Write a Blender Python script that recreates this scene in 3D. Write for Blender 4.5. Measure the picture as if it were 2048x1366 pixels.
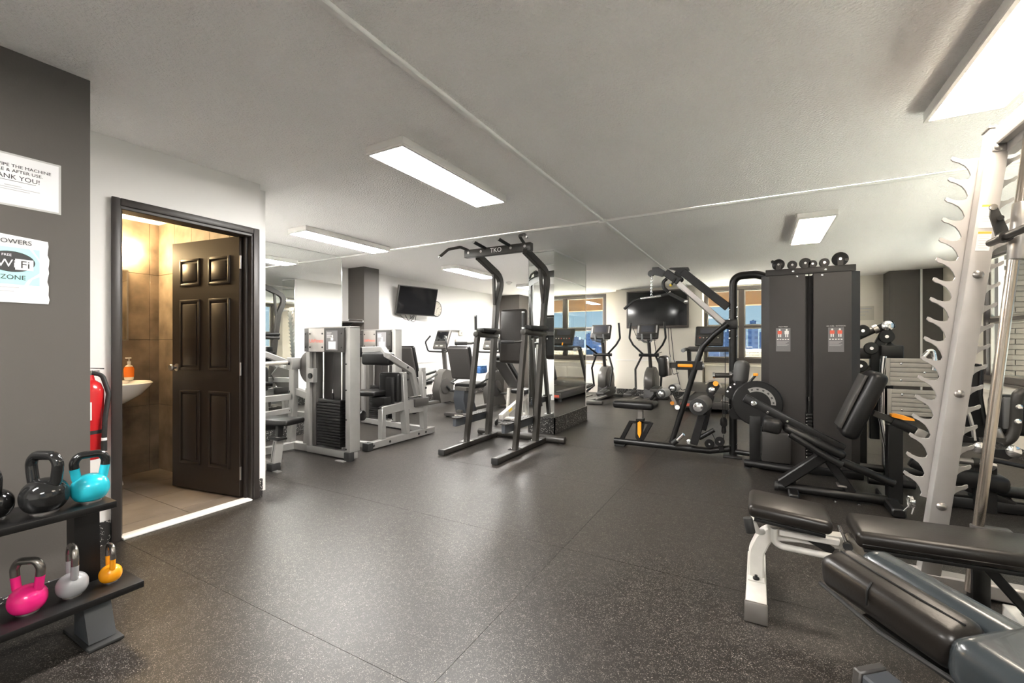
import bpy, bmesh, math, random
from mathutils import Vector as V, Matrix

for o in list(bpy.data.objects):
    bpy.data.objects.remove(o)
SC = bpy.context.scene
COL = SC.collection
random.seed(7)

# ------------------------------------------------------------------ camera
FPX, CX, HY, HC = 882.0, 1024.0, 686.0, 1.2
TH = math.atan((1518.0 - CX) / FPX)
cam_d = bpy.data.cameras.new('camera')
cam_d.sensor_width = 36.0
cam_d.lens = 36.0 * FPX / 2048.0
cam_d.shift_y = (HY - 683.0) / 2048.0
cam_d.clip_end = 3000
cam = bpy.data.objects.new('camera', cam_d)
COL.objects.link(cam)
cam.location = (0, 0, HC)
cam.rotation_euler = (math.pi / 2, 0, TH)
SC.camera = cam

# ------------------------------------------------------------------ world: clear daylight sky
w = bpy.data.worlds.new('sky')
SC.world = w
w.use_nodes = True
nt = w.node_tree
bg = nt.nodes['Background']
tc = nt.nodes.new('ShaderNodeTexCoord')
sep = nt.nodes.new('ShaderNodeSeparateXYZ')
rp = nt.nodes.new('ShaderNodeValToRGB')
nt.links.new(tc.outputs['Generated'], sep.inputs[0])
nt.links.new(sep.outputs['Z'], rp.inputs[0])
nt.links.new(rp.outputs[0], bg.inputs[0])
rp.color_ramp.elements[0].position = 0.0
rp.color_ramp.elements[0].color = (0.50, 0.68, 0.80, 1)
rp.color_ramp.elements[1].position = 0.45
rp.color_ramp.elements[1].color = (0.20, 0.42, 0.68, 1)
bg.inputs[1].default_value = SKY_STRENGTH = 0.125

# sun: low afternoon sun outside, from behind the far wall's right
sun_d = bpy.data.lights.new('sun', 'SUN')
sun_d.energy = 24.0
sun_d.angle = 0.02
sun_d.color = (1.0, 0.93, 0.82)
sun = bpy.data.objects.new('sun', sun_d)
COL.objects.link(sun)
sun.rotation_euler = V((0.12, -0.75, -0.85)).to_track_quat('-Z', 'Y').to_euler()

LAMP = 17.5          # emission of the lit ceiling diffusers
LAMP_DIM = 5.5       # the dimmed pair on the right
SC.view_settings.view_transform = 'Standard'
SC.view_settings.look = 'None'
SC.view_settings.gamma = 1.0
SC.view_settings.use_curve_mapping = False
SC.view_settings.exposure = 3.0
SC.cycles.diffuse_bounces = 8
SC.cycles.max_bounces = 14

# ------------------------------------------------------------------ measuring helpers
_F = V((-math.sin(TH), math.cos(TH), 0))
_R = V((math.cos(TH), math.sin(TH), 0))


def ray(px, py):
    return _F + _R * ((px - CX) / FPX) + V((0, 0, (HY - py) / FPX))


def ZP(p, z=0.0):
    r = ray(*p); t = (z - HC) / r.z
    return V((r.x * t, r.y * t, z))


def XP(p, x):
    r = ray(*p); t = x / r.x
    return V((x, r.y * t, HC + r.z * t))


def YP(p, y):
    r = ray(*p); t = y / r.y
    return V((r.x * t, y, HC + r.z * t))


def K(x0, y0, s):
    return lambda x, y: (x0 + x * s, y0 + y * s)


A2 = K(0, 680, 540 / 1075); A3 = K(500, 440, 400 / 1051); A4 = K(840, 440, 400 / 1051)
A5 = K(1160, 480, 400 / 1138); A6 = K(1480, 480, 400 / 942); A7 = K(1640, 200, 408 / 929)
B1 = K(1700, 400, 348 / 1981); B2 = K(1700, 600, 348 / 1981); B3 = K(1700, 800, 348 / 1828)
B4 = K(500, 540, 220 / 1366); B5 = K(500, 740, 220 / 1366); B6 = K(690, 540, 220 / 1366)
B7 = K(690, 700, 220 / 1366); B8 = K(840, 600, 260 / 1366)
C1 = K(880, 470, 240 / 1425); C2 = K(860, 740, 280 / 1821); C4 = K(1160, 620, 200 / 1301)
C5 = K(1230, 520, 250 / 1708); C6 = K(1220, 700, 260 / 1614); C7 = K(1340, 560, 220 / 1252)
C8 = K(1400, 700, 240 / 1261); D1 = K(1900, 380, 148 / 1123); D3 = K(1900, 700, 148 / 1123)
D4 = K(1900, 860, 148 / 1011); D8 = K(1630, 600, 160 / 1093)
E6 = K(1460, 960, 260 / 1184); E7 = K(1660, 1020, 388 / 1532); E8 = K(1500, 500, 280 / 1739)
UP = V((0, 0, 1))


# ------------------------------------------------------------------ mesh builder
class MB:
    def __init__(self):
        self.bm = bmesh.new()

    def _merge(self, t, M=None):
        if M is not None:
            bmesh.ops.transform(t, matrix=M, verts=t.verts)
        me = bpy.data.meshes.new('tmp')
        t.to_mesh(me); t.free()
        self.bm.from_mesh(me)
        bpy.data.meshes.remove(me)
        return self

    def box(self, lo, hi, bev=0.0, seg=2):
        lo, hi = V(lo), V(hi)
        return self.rbox((lo + hi) / 2, hi - lo, None, bev, seg)

    def rbox(self, c, size, R=None, bev=0.0, seg=2):
        t = bmesh.new()
        bmesh.ops.create_cube(t, size=1.0)
        bmesh.ops.scale(t, vec=V([abs(s) for s in size]), verts=t.verts)
        if bev > 0:
            bev = min(bev, 0.49 * min(abs(s) for s in size))
            bmesh.ops.bevel(t, geom=list(t.edges), offset=bev, segments=seg, profile=0.5, affect='EDGES')
        M = Matrix.Translation(V(c))
        if R is not None:
            M = M @ R.to_4x4()
        return self._merge(t, M)

    def beam(self, p0, p1, wd, ht, up=UP, bev=0.004, seg=1):
        """box bar from p0 to p1; wd across, ht along up"""
        p0, p1 = V(p0), V(p1)
        d = p1 - p0
        R = frame(d, up)
        return self.rbox((p0 + p1) / 2, (d.length, wd, ht), R, bev, seg)

    def cyl(self, p0, p1, r, seg=16, r2=None, bev=0.0):
        p0, p1 = V(p0), V(p1)
        d = p1 - p0
        t = bmesh.new()
        bmesh.ops.create_cone(t, cap_ends=True, segments=seg, radius1=r, radius2=r if r2 is None else r2, depth=d.length)
        if bev > 0:
            es = [e for e in t.edges if len(e.link_faces) == 2 and any(len(f.verts) > 4 for f in e.link_faces)]
            bmesh.ops.bevel(t, geom=es, offset=bev, segments=2, profile=0.5, affect='EDGES')
        q = d.to_track_quat('Z', 'Y').to_matrix().to_4x4()
        return self._merge(t, Matrix.Translation((p0 + p1) / 2) @ q)

    def tube(self, pts, r, seg=10, fil=0.06, closed=False, rect=None, up=UP, n=5):
        """sweep a round (r) or rectangular (rect=(w,h)) section along a filleted path"""
        P = fillet([V(p) for p in pts], fil, n, closed)
        N = len(P)
        rings = []
        prev = None
        for i, p in enumerate(P):
            if closed:
                d = (P[(i + 1) % N] - P[i - 1]).normalized()
            else:
                d = (P[min(i + 1, N - 1)] - P[max(i - 1, 0)]).normalized()
            if rect:
                x = up.cross(d)
                if x.length < 1e-4: x = V((1, 0, 0)).cross(d)
                x.normalize(); y = d.cross(x)
            else:
                if prev is None:
                    x = d.orthogonal().normalized()
                else:
                    x = (prev - d * prev.dot(d)).normalized()
                y = d.cross(x)
            prev = x
            ring = []
            if rect:
                a, b = rect[0] / 2, rect[1] / 2
                c = min(a, b) * 0.22
                sec = [(a, b - c), (a - c, b), (-a + c, b), (-a, b - c), (-a, -b + c), (-a + c, -b), (a - c, -b), (a, -b + c)]
            else:
                sec = [(r * math.cos(k * 2 * math.pi / seg), r * math.sin(k * 2 * math.pi / seg)) for k in range(seg)]
            for u_, v_ in sec:
                ring.append(self.bm.verts.new(p + x * u_ + y * v_))
            rings.append(ring)
        m = len(rings[0])
        for i in range(N if closed else N - 1):
            a, b = rings[i], rings[(i + 1) % N]
            for k in range(m):
                self.bm.faces.new((a[k], a[(k + 1) % m], b[(k + 1) % m], b[k]))
        if not closed:
            self.bm.faces.new(rings[0][::-1]); self.bm.faces.new(rings[-1])
        return self

    def lathe(self, prof, o=(0, 0, 0), axis=UP, seg=24, sx=1.0, sy=1.0):
        o = V(o)
        q = V(axis).to_track_quat('Z', 'Y').to_matrix()
        rings = []
        for r, z in prof:
            if r < 1e-5:
                rings.append([self.bm.verts.new(o + q @ V((0, 0, z)))])
            else:
                rings.append([self.bm.verts.new(o + q @ V((r * sx * math.cos(k * 2 * math.pi / seg), r * sy * math.sin(k * 2 * math.pi / seg), z))) for k in range(seg)])
        for a, b in zip(rings, rings[1:]):
            for k in range(seg):
                k2 = (k + 1) % seg
                if len(a) == 1 and len(b) == 1: continue
                if len(a) == 1: self.bm.faces.new((a[0], b[k2], b[k]))
                elif len(b) == 1: self.bm.faces.new((a[k], a[k2], b[0]))
                else: self.bm.faces.new((a[k], a[k2], b[k2], b[k]))
        if len(rings[0]) > 1: self.bm.faces.new(rings[0][::-1])
        if len(rings[-1]) > 1: self.bm.faces.new(rings[-1])
        return self

    def prism(self, pts, th):
        """flat polygon (3-D points) given thickness vector th, centred"""
        th = V(th)
        a = [self.bm.verts.new(V(p) - th / 2) for p in pts]
        b = [self.bm.verts.new(V(p) + th / 2) for p in pts]
        n = len(a)
        self.bm.faces.new(a[::-1]); self.bm.faces.new(b)
        for k in range(n):
            self.bm.faces.new((a[k], a[(k + 1) % n], b[(k + 1) % n], b[k]))
        return self

    def ball(self, c, r, seg=16, rings=10):
        t = bmesh.new()
        bmesh.ops.create_uvsphere(t, u_segments=seg, v_segments=rings, radius=1.0)
        s = r if isinstance(r, (tuple, list)) else (r, r, r)
        return self._merge(t, Matrix.Translation(V(c)) @ Matrix.Diagonal((s[0], s[1], s[2], 1)))

    def build(self, name, mat, parent=None, smooth=True, angle=38):
        bm = self.bm
        bmesh.ops.recalc_face_normals(bm, faces=bm.faces)
        me = bpy.data.meshes.new(name)
        o = bpy.data.objects.new(name, me)
        off = V((0, 0, 0))
        if parent is not None:
            r = parent
            while r.parent is not None: r = r.parent
            off = r.location.copy()
            o.parent = parent
        else:
            xs = [v.co for v in bm.verts]
            off = V(((min(c.x for c in xs) + max(c.x for c in xs)) / 2, (min(c.y for c in xs) + max(c.y for c in xs)) / 2, min(c.z for c in xs)))
            o.location = off
        bmesh.ops.translate(bm, vec=-off, verts=bm.verts)
        bm.to_mesh(me); bm.free()
        me.materials.append(M[mat] if isinstance(mat, str) else mat)
        if smooth:
            me.shade_smooth()
            me.set_sharp_from_angle(angle=math.radians(angle))
        COL.objects.link(o)
        return o


def frame(d, up=UP):
    x = V(d).normalized()
    y = V(up).cross(x)
    if y.length < 1e-4:
        y = V((0, 1, 0)) if abs(x.y) < 0.9 else V((1, 0, 0))
        y = (y - x * y.dot(x))
    y.normalize()
    z = x.cross(y)
    return Matrix((x, y, z)).transposed()


def fillet(P, rad, n=5, closed=False):
    out = []
    N = len(P)
    if rad <= 0: return P
    for i, p in enumerate(P):
        if not closed and (i == 0 or i == N - 1):
            out.append(p); continue
        a = P[i - 1] - p; b = P[(i + 1) % N] - p
        la, lb = a.length, b.length
        if la < 1e-6 or lb < 1e-6: continue
        a /= la; b /= lb
        c = max(-1, min(1, a.dot(b)))
        ang = math.acos(c)
        if ang > 3.05:
            out.append(p); continue
        t = min(rad / max(math.tan(ang / 2), 1e-3), la * 0.48, lb * 0.48)
        s, e = p + a * t, p + b * t
        for k in range(n + 1):
            f = k / n
            out.append(s * (1 - f) ** 2 + p * 2 * f * (1 - f) + e * f * f)
    return out


def thing(name, label, cat, loc=(0, 0, 0), group=None):
    o = bpy.data.objects.new(name, None)
    o.empty_display_size = 0.1
    COL.objects.link(o)
    o.location = V(loc)
    return tag(o, label, cat, group)


def tag(o, label=None, cat=None, group=None, kind=None):
    if label: o['label'] = label
    if cat: o['category'] = cat
    if group: o['group'] = group
    if kind: o['kind'] = kind
    return o


def struct(o, label=None):
    o['kind'] = 'structure'
    if label: o['label'] = label
    return o


SPLIT = {'bolt', 'plug', 'rivet', 'rubber_foot', 'leveller', 'grip_cap', 'button', 'placard_text', 'glare_streak'}


def islands(bm):
    """split a bmesh into its loose pieces"""
    bm.verts.ensure_lookup_table()
    seen, out = set(), []
    for v in bm.verts:
        if v.index in seen: continue
        st, grp = [v], set()
        while st:
            a = st.pop()
            if a.index in grp: continue
            grp.add(a.index)
            st.extend(e.other_vert(a) for e in a.link_edges)
        seen |= grp
        out.append(grp)
    return out


def part(name, mat, parent, fn, **kw):
    m = MB(); fn(m)
    if name in SPLIT:
        m.bm.verts.index_update()
        gs = islands(m.bm)
        if len(gs) > 1:
            first = None
            for g_ in gs:
                c = MB(); c.bm.free(); c.bm = m.bm.copy()
                c.bm.verts.ensure_lookup_table()
                bmesh.ops.delete(c.bm, geom=[v for v in c.bm.verts if v.index not in g_], context='VERTS')
                o = c.build(name, mat, parent, **kw)
                first = first or o
            m.bm.free()
            return first
    return m.build(name, mat, parent, **kw)


def text_part(name, s, o, right, up, size, mat, parent, align='CENTER', ext=0.0004):
    cu = bpy.data.curves.new(name, 'FONT')
    cu.body = s; cu.size = size; cu.align_x = align; cu.align_y = 'CENTER'
    cu.extrude = ext; cu.resolution_u = 3
    ob = bpy.data.objects.new('tmp_text', cu)
    COL.objects.link(ob)
    bpy.context.view_layer.update()
    me = bpy.data.meshes.new_from_object(ob.evaluated_get(bpy.context.evaluated_depsgraph_get()))
    bpy.data.objects.remove(ob); bpy.data.curves.remove(cu)
    x = V(right).normalized(); y = V(up).normalized(); z = x.cross(y)
    Mx = Matrix((x, y, z)).transposed().to_4x4()
    m = MB()
    t = bmesh.new(); t.from_mesh(me); bpy.data.meshes.remove(me)
    m._merge(t, Matrix.Translation(V(o)) @ Mx)
    return m.build(name, mat, parent, smooth=False)


def bolt(m, c, n, r=0.011, h=0.008):
    c = V(c); n = V(n).normalized()
    m.lathe([(r, 0), (r, h * 0.5), (r * 0.6, h), (0, h)], c, n, 10)


def pad(m, c, size, R=None, r=0.03):
    m.rbox(c, size, R, r, 4)

# ------------------------------------------------------------------ materials
M = {}


def mat(name, col, rough=0.5, metal=0.0, spec=0.5, bump=None, var=None, coat=0.0, emit=None):
    m = bpy.data.materials.new(name); m.use_nodes = True
    nt = m.node_tree; b = nt.nodes['Principled BSDF']
    b.inputs['Base Color'].default_value = (*col, 1)
    b.inputs['Roughness'].default_value = rough
    b.inputs['Metallic'].default_value = metal
    b.inputs['Specular IOR Level'].default_value = spec
    b.inputs['Coat Weight'].default_value = coat
    if emit:
        b.inputs['Emission Color'].default_value = (*emit[0], 1)
        b.inputs['Emission Strength'].default_value = emit[1]
    tcd = nt.nodes.new('ShaderNodeTexCoord')
    if bump:
        sc, st, dist, kind = bump
        if kind == 'noise':
            n = nt.nodes.new('ShaderNodeTexNoise'); n.inputs['Scale'].default_value = sc; n.inputs['Detail'].default_value = 3
            out = n.outputs['Fac']
        else:
            n = nt.nodes.new('ShaderNodeTexVoronoi'); n.inputs['Scale'].default_value = sc
            out = n.outputs['Distance']
        nt.links.new(tcd.outputs['Object'], n.inputs['Vector'])
        bp = nt.nodes.new('ShaderNodeBump'); bp.inputs['Strength'].default_value = st; bp.inputs['Distance'].default_value = dist
        nt.links.new(out, bp.inputs['Height']); nt.links.new(bp.outputs[0], b.inputs['Normal'])
    if var:
        sc, lo, hi = var
        n = nt.nodes.new('ShaderNodeTexNoise'); n.inputs['Scale'].default_value = sc; n.inputs['Detail'].default_value = 4
        nt.links.new(tcd.outputs['Object'], n.inputs['Vector'])
        r = nt.nodes.new('ShaderNodeValToRGB')
        r.color_ramp.elements[0].position = 0.3; r.color_ramp.elements[1].position = 0.7
        r.color_ramp.elements[0].color = (*[c * lo for c in col], 1); r.color_ramp.elements[1].color = (*[min(1, c * hi) for c in col], 1)
        nt.links.new(n.outputs['Fac'], r.inputs[0]); nt.links.new(r.outputs[0], b.inputs['Base Color'])
    M[name] = m
    return m


def speckle(name, base, fleck, scale, thresh, rough, spec=0.5, bumpst=0.1):
    m = mat(name, base, rough, spec=spec)
    nt = m.node_tree; b = nt.nodes['Principled BSDF']
    tcd = nt.nodes.new('ShaderNodeTexCoord')
    ns = nt.nodes.new('ShaderNodeTexNoise'); ns.inputs['Scale'].default_value = scale * 0.5
    mx0 = nt.nodes.new('ShaderNodeMixRGB'); mx0.inputs[0].default_value = 0.06
    nt.links.new(tcd.outputs['Object'], mx0.inputs[1]); nt.links.new(ns.outputs['Color'], mx0.inputs[2])
    nt.links.new(tcd.outputs['Object'], ns.inputs['Vector'])
    v = nt.nodes.new('ShaderNodeTexVoronoi'); v.inputs['Scale'].default_value = scale
    nt.links.new(mx0.outputs[0], v.inputs['Vector'])
    sp = nt.nodes.new('ShaderNodeSeparateColor'); nt.links.new(v.outputs['Color'], sp.inputs[0])
    gt = nt.nodes.new('ShaderNodeMath'); gt.operation = 'GREATER_THAN'; gt.inputs[1].default_value = thresh
    nt.links.new(sp.outputs[0], gt.inputs[0])
    lt = nt.nodes.new('ShaderNodeMath'); lt.operation = 'LESS_THAN'; lt.inputs[1].default_value = 0.42
    nt.links.new(v.outputs['Distance'], lt.inputs[0])
    mu = nt.nodes.new('ShaderNodeMath'); mu.operation = 'MULTIPLY'
    nt.links.new(gt.outputs[0], mu.inputs[0]); nt.links.new(lt.outputs[0], mu.inputs[1])
    big = nt.nodes.new('ShaderNodeTexNoise'); big.inputs['Scale'].default_value = 1.3
    nt.links.new(tcd.outputs['Object'], big.inputs['Vector'])
    rp = nt.nodes.new('ShaderNodeValToRGB')
    rp.color_ramp.elements[0].color = (*[c * 0.85 for c in base], 1); rp.color_ramp.elements[1].color = (*[c * 1.15 for c in base], 1)
    nt.links.new(big.outputs['Fac'], rp.inputs[0])
    mx = nt.nodes.new('ShaderNodeMixRGB'); mx.inputs[2].default_value = (*fleck, 1)
    nt.links.new(mu.outputs[0], mx.inputs[0]); nt.links.new(rp.outputs[0], mx.inputs[1])
    nt.links.new(mx.outputs[0], b.inputs['Base Color'])
    nb = nt.nodes.new('ShaderNodeTexNoise'); nb.inputs['Scale'].default_value = scale * 1.5
    nt.links.new(tcd.outputs['Object'], nb.inputs['Vector'])
    bp = nt.nodes.new('ShaderNodeBump'); bp.inputs['Strength'].default_value = bumpst; bp.inputs['Distance'].default_value = 0.002
    nt.links.new(nb.outputs['Fac'], bp.inputs['Height']); nt.links.new(bp.outputs[0], b.inputs['Normal'])


mat('ceiling', (0.93, 0.915, 0.90), 0.9, bump=(75, 0.85, 0.02, 'noise'))
mat('wall_white', (0.78, 0.765, 0.745), 0.75, bump=(60, 0.08, 0.004, 'noise'))
mat('wall_cream', (0.7560, 0.7110, 0.6300), 0.75, bump=(60, 0.08, 0.004, 'noise'))
mat('wall_taupe', (0.0924, 0.0827, 0.0748), 0.55, bump=(120, 0.12, 0.003, 'noise'))
speckle('rubber_floor', (0.0138, 0.0115, 0.0096), (0.26, 0.235, 0.21), 185, 0.80, 0.40, 0.38, 0.18)
speckle('rubber_base', (0.018, 0.017, 0.016), (0.62, 0.60, 0.57), 95, 0.80, 0.5)
mat('trim_white', (0.82, 0.81, 0.79), 0.5)
mat('mirror', (0.90, 0.92, 0.90), 0.0, 1.0)
mat('mirror_edge', (0.55, 0.58, 0.56), 0.15, 0.8)
mat('gun', (0.0323, 0.0298, 0.0263), 0.38, 0.25, bump=(300, 0.05, 0.001, 'noise'))
mat('black_metal', (0.0065, 0.0062, 0.0062), 0.36, 0.0, spec=0.40, bump=(300, 0.05, 0.001, 'noise'))
mat('dark_sheet', (0.0306, 0.0272, 0.0255), 0.42, 0.1)
mat('silver', (0.2838, 0.2769, 0.2666), 0.36, 0.35, var=(9, 0.94, 1.04))
mat('rack_silver', (0.4200, 0.4032, 0.3906), 0.36, 0.25, var=(9, 0.95, 1.04))
mat('white_metal', (0.5456, 0.5280, 0.4928), 0.38, var=(14, 0.88, 1.05))
mat('greige_metal', (0.3696, 0.3432, 0.2992), 0.4, var=(12, 0.9, 1.05))
mat('brushed', (0.38, 0.36, 0.34), 0.33, 0.9)
mat('chrome', (0.85, 0.85, 0.85), 0.10, 1.0)
mat('rod_steel', (0.42, 0.37, 0.32), 0.22, 0.95)
mat('vinyl', (0.0080, 0.0077, 0.0077), 0.36, spec=0.35, bump=(160, 0.12, 0.002, 'noise'))
mat('vinyl_brown', (0.0112, 0.0092, 0.0078), 0.34, spec=0.35, bump=(130, 0.15, 0.002, 'noise'), var=(5, 0.8, 1.3))
mat('vinyl_slate', (0.024, 0.030, 0.034), 0.26, spec=0.45, bump=(130, 0.10, 0.002, 'noise'), coat=0.2)
mat('pad_grey', (0.09, 0.09, 0.09), 0.45)
mat('foam_grey', (0.32, 0.33, 0.34), 0.5)
mat('rubber', (0.014, 0.014, 0.014), 0.6)
mat('plastic_grey', (0.0527, 0.0493, 0.0467), 0.38)
mat('plastic_silver', (0.1062, 0.1003, 0.0935), 0.32, 0.3)
mat('slate_plastic', (0.05, 0.055, 0.063), 0.38)
mat('orange', (0.90, 0.33, 0.015), 0.40)
mat('screen', (0.010, 0.010, 0.011), 0.08)
mat('screen_grey', (0.07, 0.072, 0.085), 0.20)
mat('paper', (0.7740, 0.7650, 0.7740), 0.65)
mat('paper_warm', (0.55, 0.52, 0.45), 0.7)
mat('laminate', (0.50, 0.49, 0.48), 0.12)
mat('ink', (0.05, 0.05, 0.05), 0.7)
mat('ink_light', (0.45, 0.45, 0.46), 0.7)
mat('mint', (0.42, 0.78, 0.76), 0.6)
mat('placard', (0.16, 0.155, 0.16), 0.5)
mat('placard_black', (0.03, 0.028, 0.026), 0.4)
mat('print_white', (0.75, 0.74, 0.72), 0.6)
mat('print_red', (0.70, 0.12, 0.07), 0.6)
mat('print_orange', (0.85, 0.42, 0.05), 0.6)
mat('print_yellow', (0.85, 0.62, 0.08), 0.6)
mat('door_brown', (0.0306, 0.0229, 0.0187), 0.38, bump=(90, 0.06, 0.002, 'noise'))
mat('frame_brown', (0.036, 0.030, 0.027), 0.42, bump=(90, 0.1, 0.002, 'noise'))
mat('window_frame', (0.085, 0.072, 0.066), 0.40)
mat('porcelain', (0.86, 0.85, 0.84), 0.08, coat=0.3)
mat('saddle', (0.82, 0.80, 0.77), 0.4)
mat('red', (0.5270, 0.0153, 0.0187), 0.22, coat=0.3)
mat('kb_pink', (0.7310, 0.0170, 0.1870), 0.22)
mat('kb_cyan', (0.0170, 0.4080, 0.5100), 0.22)
mat('kb_grey', (0.2880, 0.2880, 0.3000), 0.25)
mat('kb_orange', (0.8280, 0.3240, 0.0090), 0.25)
mat('kb_black', (0.012, 0.012, 0.012), 0.10)
mat('kb_handle', (0.22, 0.205, 0.19), 0.26, 0.85)
mat('wicker', (0.55, 0.36, 0.15), 0.7, bump=(70, 0.5, 0.01, 'noise'), var=(40, 0.6, 1.2))
mat('soap', (0.90, 0.22, 0.03), 0.15)
mat('clear_plastic', (0.80, 0.75, 0.68), 0.15)
mat('blue_cloth', (0.05, 0.14, 0.34), 0.8, var=(25, 0.6, 1.6))
mat('lamp_body', (0.80, 0.78, 0.75), 0.5)
mat('lamp_lit', (0.9, 0.9, 0.88), 0.5, emit=((1.0, 0.972, 0.93), LAMP))
mat('lamp_dim', (0.9, 0.88, 0.84), 0.5, emit=((1.0, 0.86, 0.70), LAMP_DIM))
mat('sconce', (0.95, 0.9, 0.8), 0.5, emit=((1.0, 0.72, 0.38), 16.0))
mat('stone_tile', (0.21, 0.165, 0.125), 0.45, bump=(9, 0.3, 0.008, 'noise'), var=(5, 0.55, 1.5))
mat('stone_floor', (0.17, 0.14, 0.115), 0.45, var=(4, 0.75, 1.3))
mat('grout', (0.11, 0.09, 0.075), 0.9)
mat('brick', (0.13, 0.11, 0.09), 0.85, var=(6, 0.8, 1.15))
mat('wood_soffit', (0.085, 0.042, 0.013), 0.6, var=(5, 0.8, 1.2))
mat('roof_grey', (0.14, 0.145, 0.155), 0.8)
mat('bounce_slab', (0.80, 0.78, 0.74), 0.8)  # pale finish of the added slabs that bounce sun indoors
mat('tree', (0.012, 0.022, 0.016), 0.9, var=(0.5, 0.6, 1.5))
mat('ground_far', (0.035, 0.045, 0.052), 0.9, var=(0.02, 0.6, 1.4))


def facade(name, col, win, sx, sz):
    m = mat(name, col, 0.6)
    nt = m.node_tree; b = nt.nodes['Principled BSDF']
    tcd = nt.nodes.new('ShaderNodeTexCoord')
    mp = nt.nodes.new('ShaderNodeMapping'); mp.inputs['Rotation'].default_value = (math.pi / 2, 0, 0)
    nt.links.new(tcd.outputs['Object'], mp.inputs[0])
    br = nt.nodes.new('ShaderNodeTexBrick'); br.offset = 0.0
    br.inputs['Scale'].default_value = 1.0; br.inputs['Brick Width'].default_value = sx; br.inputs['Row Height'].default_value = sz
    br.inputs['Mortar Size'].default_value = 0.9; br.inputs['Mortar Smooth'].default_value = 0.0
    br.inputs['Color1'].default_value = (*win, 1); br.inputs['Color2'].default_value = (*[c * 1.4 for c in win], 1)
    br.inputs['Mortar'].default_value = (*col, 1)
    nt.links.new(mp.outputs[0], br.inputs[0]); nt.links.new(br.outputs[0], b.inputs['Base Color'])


facade('haze_facade_a', (0.075, 0.12, 0.23), (0.03, 0.055, 0.12), 3.5, 3.4)  # blue of distant haze put into the facade colours
facade('haze_facade_b', (0.095, 0.14, 0.24), (0.04, 0.065, 0.135), 4.5, 3.4)
facade('haze_facade_c', (0.065, 0.10, 0.19), (0.025, 0.045, 0.10), 3.0, 3.2)

# window glass: mostly clear, a little reflection
g = bpy.data.materials.new('glass'); g.use_nodes = True
nt = g.node_tree
for n in list(nt.nodes): nt.nodes.remove(n)
out = nt.nodes.new('ShaderNodeOutputMaterial'); mx = nt.nodes.new('ShaderNodeMixShader'); mx.inputs[0].default_value = 0.06
tr = nt.nodes.new('ShaderNodeBsdfTransparent'); tr.inputs[0].default_value = (0.93, 0.97, 0.97, 1)
gl = nt.nodes.new('ShaderNodeBsdfGlossy'); gl.inputs['Roughness'].default_value = 0.02
nt.links.new(tr.outputs[0], mx.inputs[1]); nt.links.new(gl.outputs[0], mx.inputs[2]); nt.links.new(mx.outputs[0], out.inputs[0])
M['glass'] = g

# ================================================================== the room
CE = 2.44
XL, XT, XM, XD, XR = -2.76, -5.95, -5.25, -3.40, 2.65     # near left wall, TV wall, mirror wall, restroom wall, right wall
YB, YW, Y0 = 10.2, 10.6, -3.2

fl = struct(part('floor', 'rubber', None, lambda m: m.box((-6.2, Y0, -0.12), (2.9, 10.9, -0.008))))
ys = [Y0] + [1.18 + 1.22 * k for k in range(-3, 8)] + [10.9]
for a, b in zip(ys, ys[1:]):
    for xa, xb in ((-6.1, -1.0), (-1.0, 2.8)):
        part('rubber_sheet', 'rubber_floor', fl, lambda m: m.box((xa + .001, a + .001, -0.008), (xb - .001, b - .001, 0.0)), smooth=False)

struct(part('ceiling', 'ceiling', None, lambda m: m.box((-6.3, Y0 - .2, CE), (2.9, 10.9, CE + .12))))


def conduit(m):
    m.beam((-1.37, Y0, CE - .011), (-1.37, YB, CE - .011), .034, .022, bev=.004)
struct(part('trim_1', 'trim_white', None, conduit))
struct(part('trim_2', 'trim_white', None, lambda m: (m.beam((XM, 4.33, CE - .011), (-1.40, 4.33, CE - .011), .034, .022), m.beam((-1.34, 4.33, CE - .011), (XR, 4.33, CE - .011), .034, .022))))
struct(part('trim_3', 'trim_white', None, lambda m: m.rbox((-1.37, 4.33, CE - .018), (.075, .075, .036), None, .006)))
struct(part('wall_near_left', 'wall_taupe', None, lambda m: m.box((XL - .12, Y0, 0), (XL, .845, CE))))
struct(part('wall_alcove', 'wall_white', None, lambda m: m.box((XD - .12, .72, 0), (XL - .121, .844, CE))))


def doorwall(m):
    m.box((XD - .12, .845, 0), (XD, 1.16, CE))
    m.box((XD - .12, 2.0, 0), (XD, 2.045, CE))
    m.box((XD - .12, 1.16, 2.05), (XD, 2.0, CE))
struct(part('wall_restroom', 'wall_white', None, doorwall))
struct(part('wall_mirror_side', 'wall_white', None, lambda m: (m.box((XM - .1, 2.16, 0), (XM, 4.35, CE)), m.box((XM - .1, 2.045, 0), (XD - .121, 2.16, CE)), m.box((XT, 4.25, 0), (XM - .1, 4.35, CE)))))
struct(part('wall_left', 'wall_white', None, lambda m: m.box((XT - .15, 4.2, 0), (XT, 10.8, CE))))
struct(part('wall_left_column', 'wall_taupe', None, lambda m: m.box((XT, 5.06, 0), (-5.58, 5.38, CE))))
struct(part('wall_corner_column', 'wall_taupe', None, lambda m: m.box((XT, 9.95, 0), (-5.36, 10.6, CE))))


def backwall(m):
    z0, z1 = .80, 2.415
    m.box((XT, YW, 0), (XR + .2, YW + .2, z0)); m.box((XT, YW, z1), (XR + .2, YW + .2, CE))
    m.box((XT, YW, z0), (-5.0, YW + .2, z1)); m.box((-3.28, YW, z0), (-1.08, YW + .2, z1)); m.box((.62, YW, z0), (XR + .2, YW + .2, z1))
    m.box((-2.92, YB, 0), (-1.06, YW, CE))
    m.box((1.0, YB + .03, 0), (1.96, YW, CE))
struct(part('wall_back', 'wall_cream', None, backwall))
struct(part('wall_right_column', 'wall_taupe', None, lambda m: m.box((1.96, 9.82, 0), (XR, YW, CE))))


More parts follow.
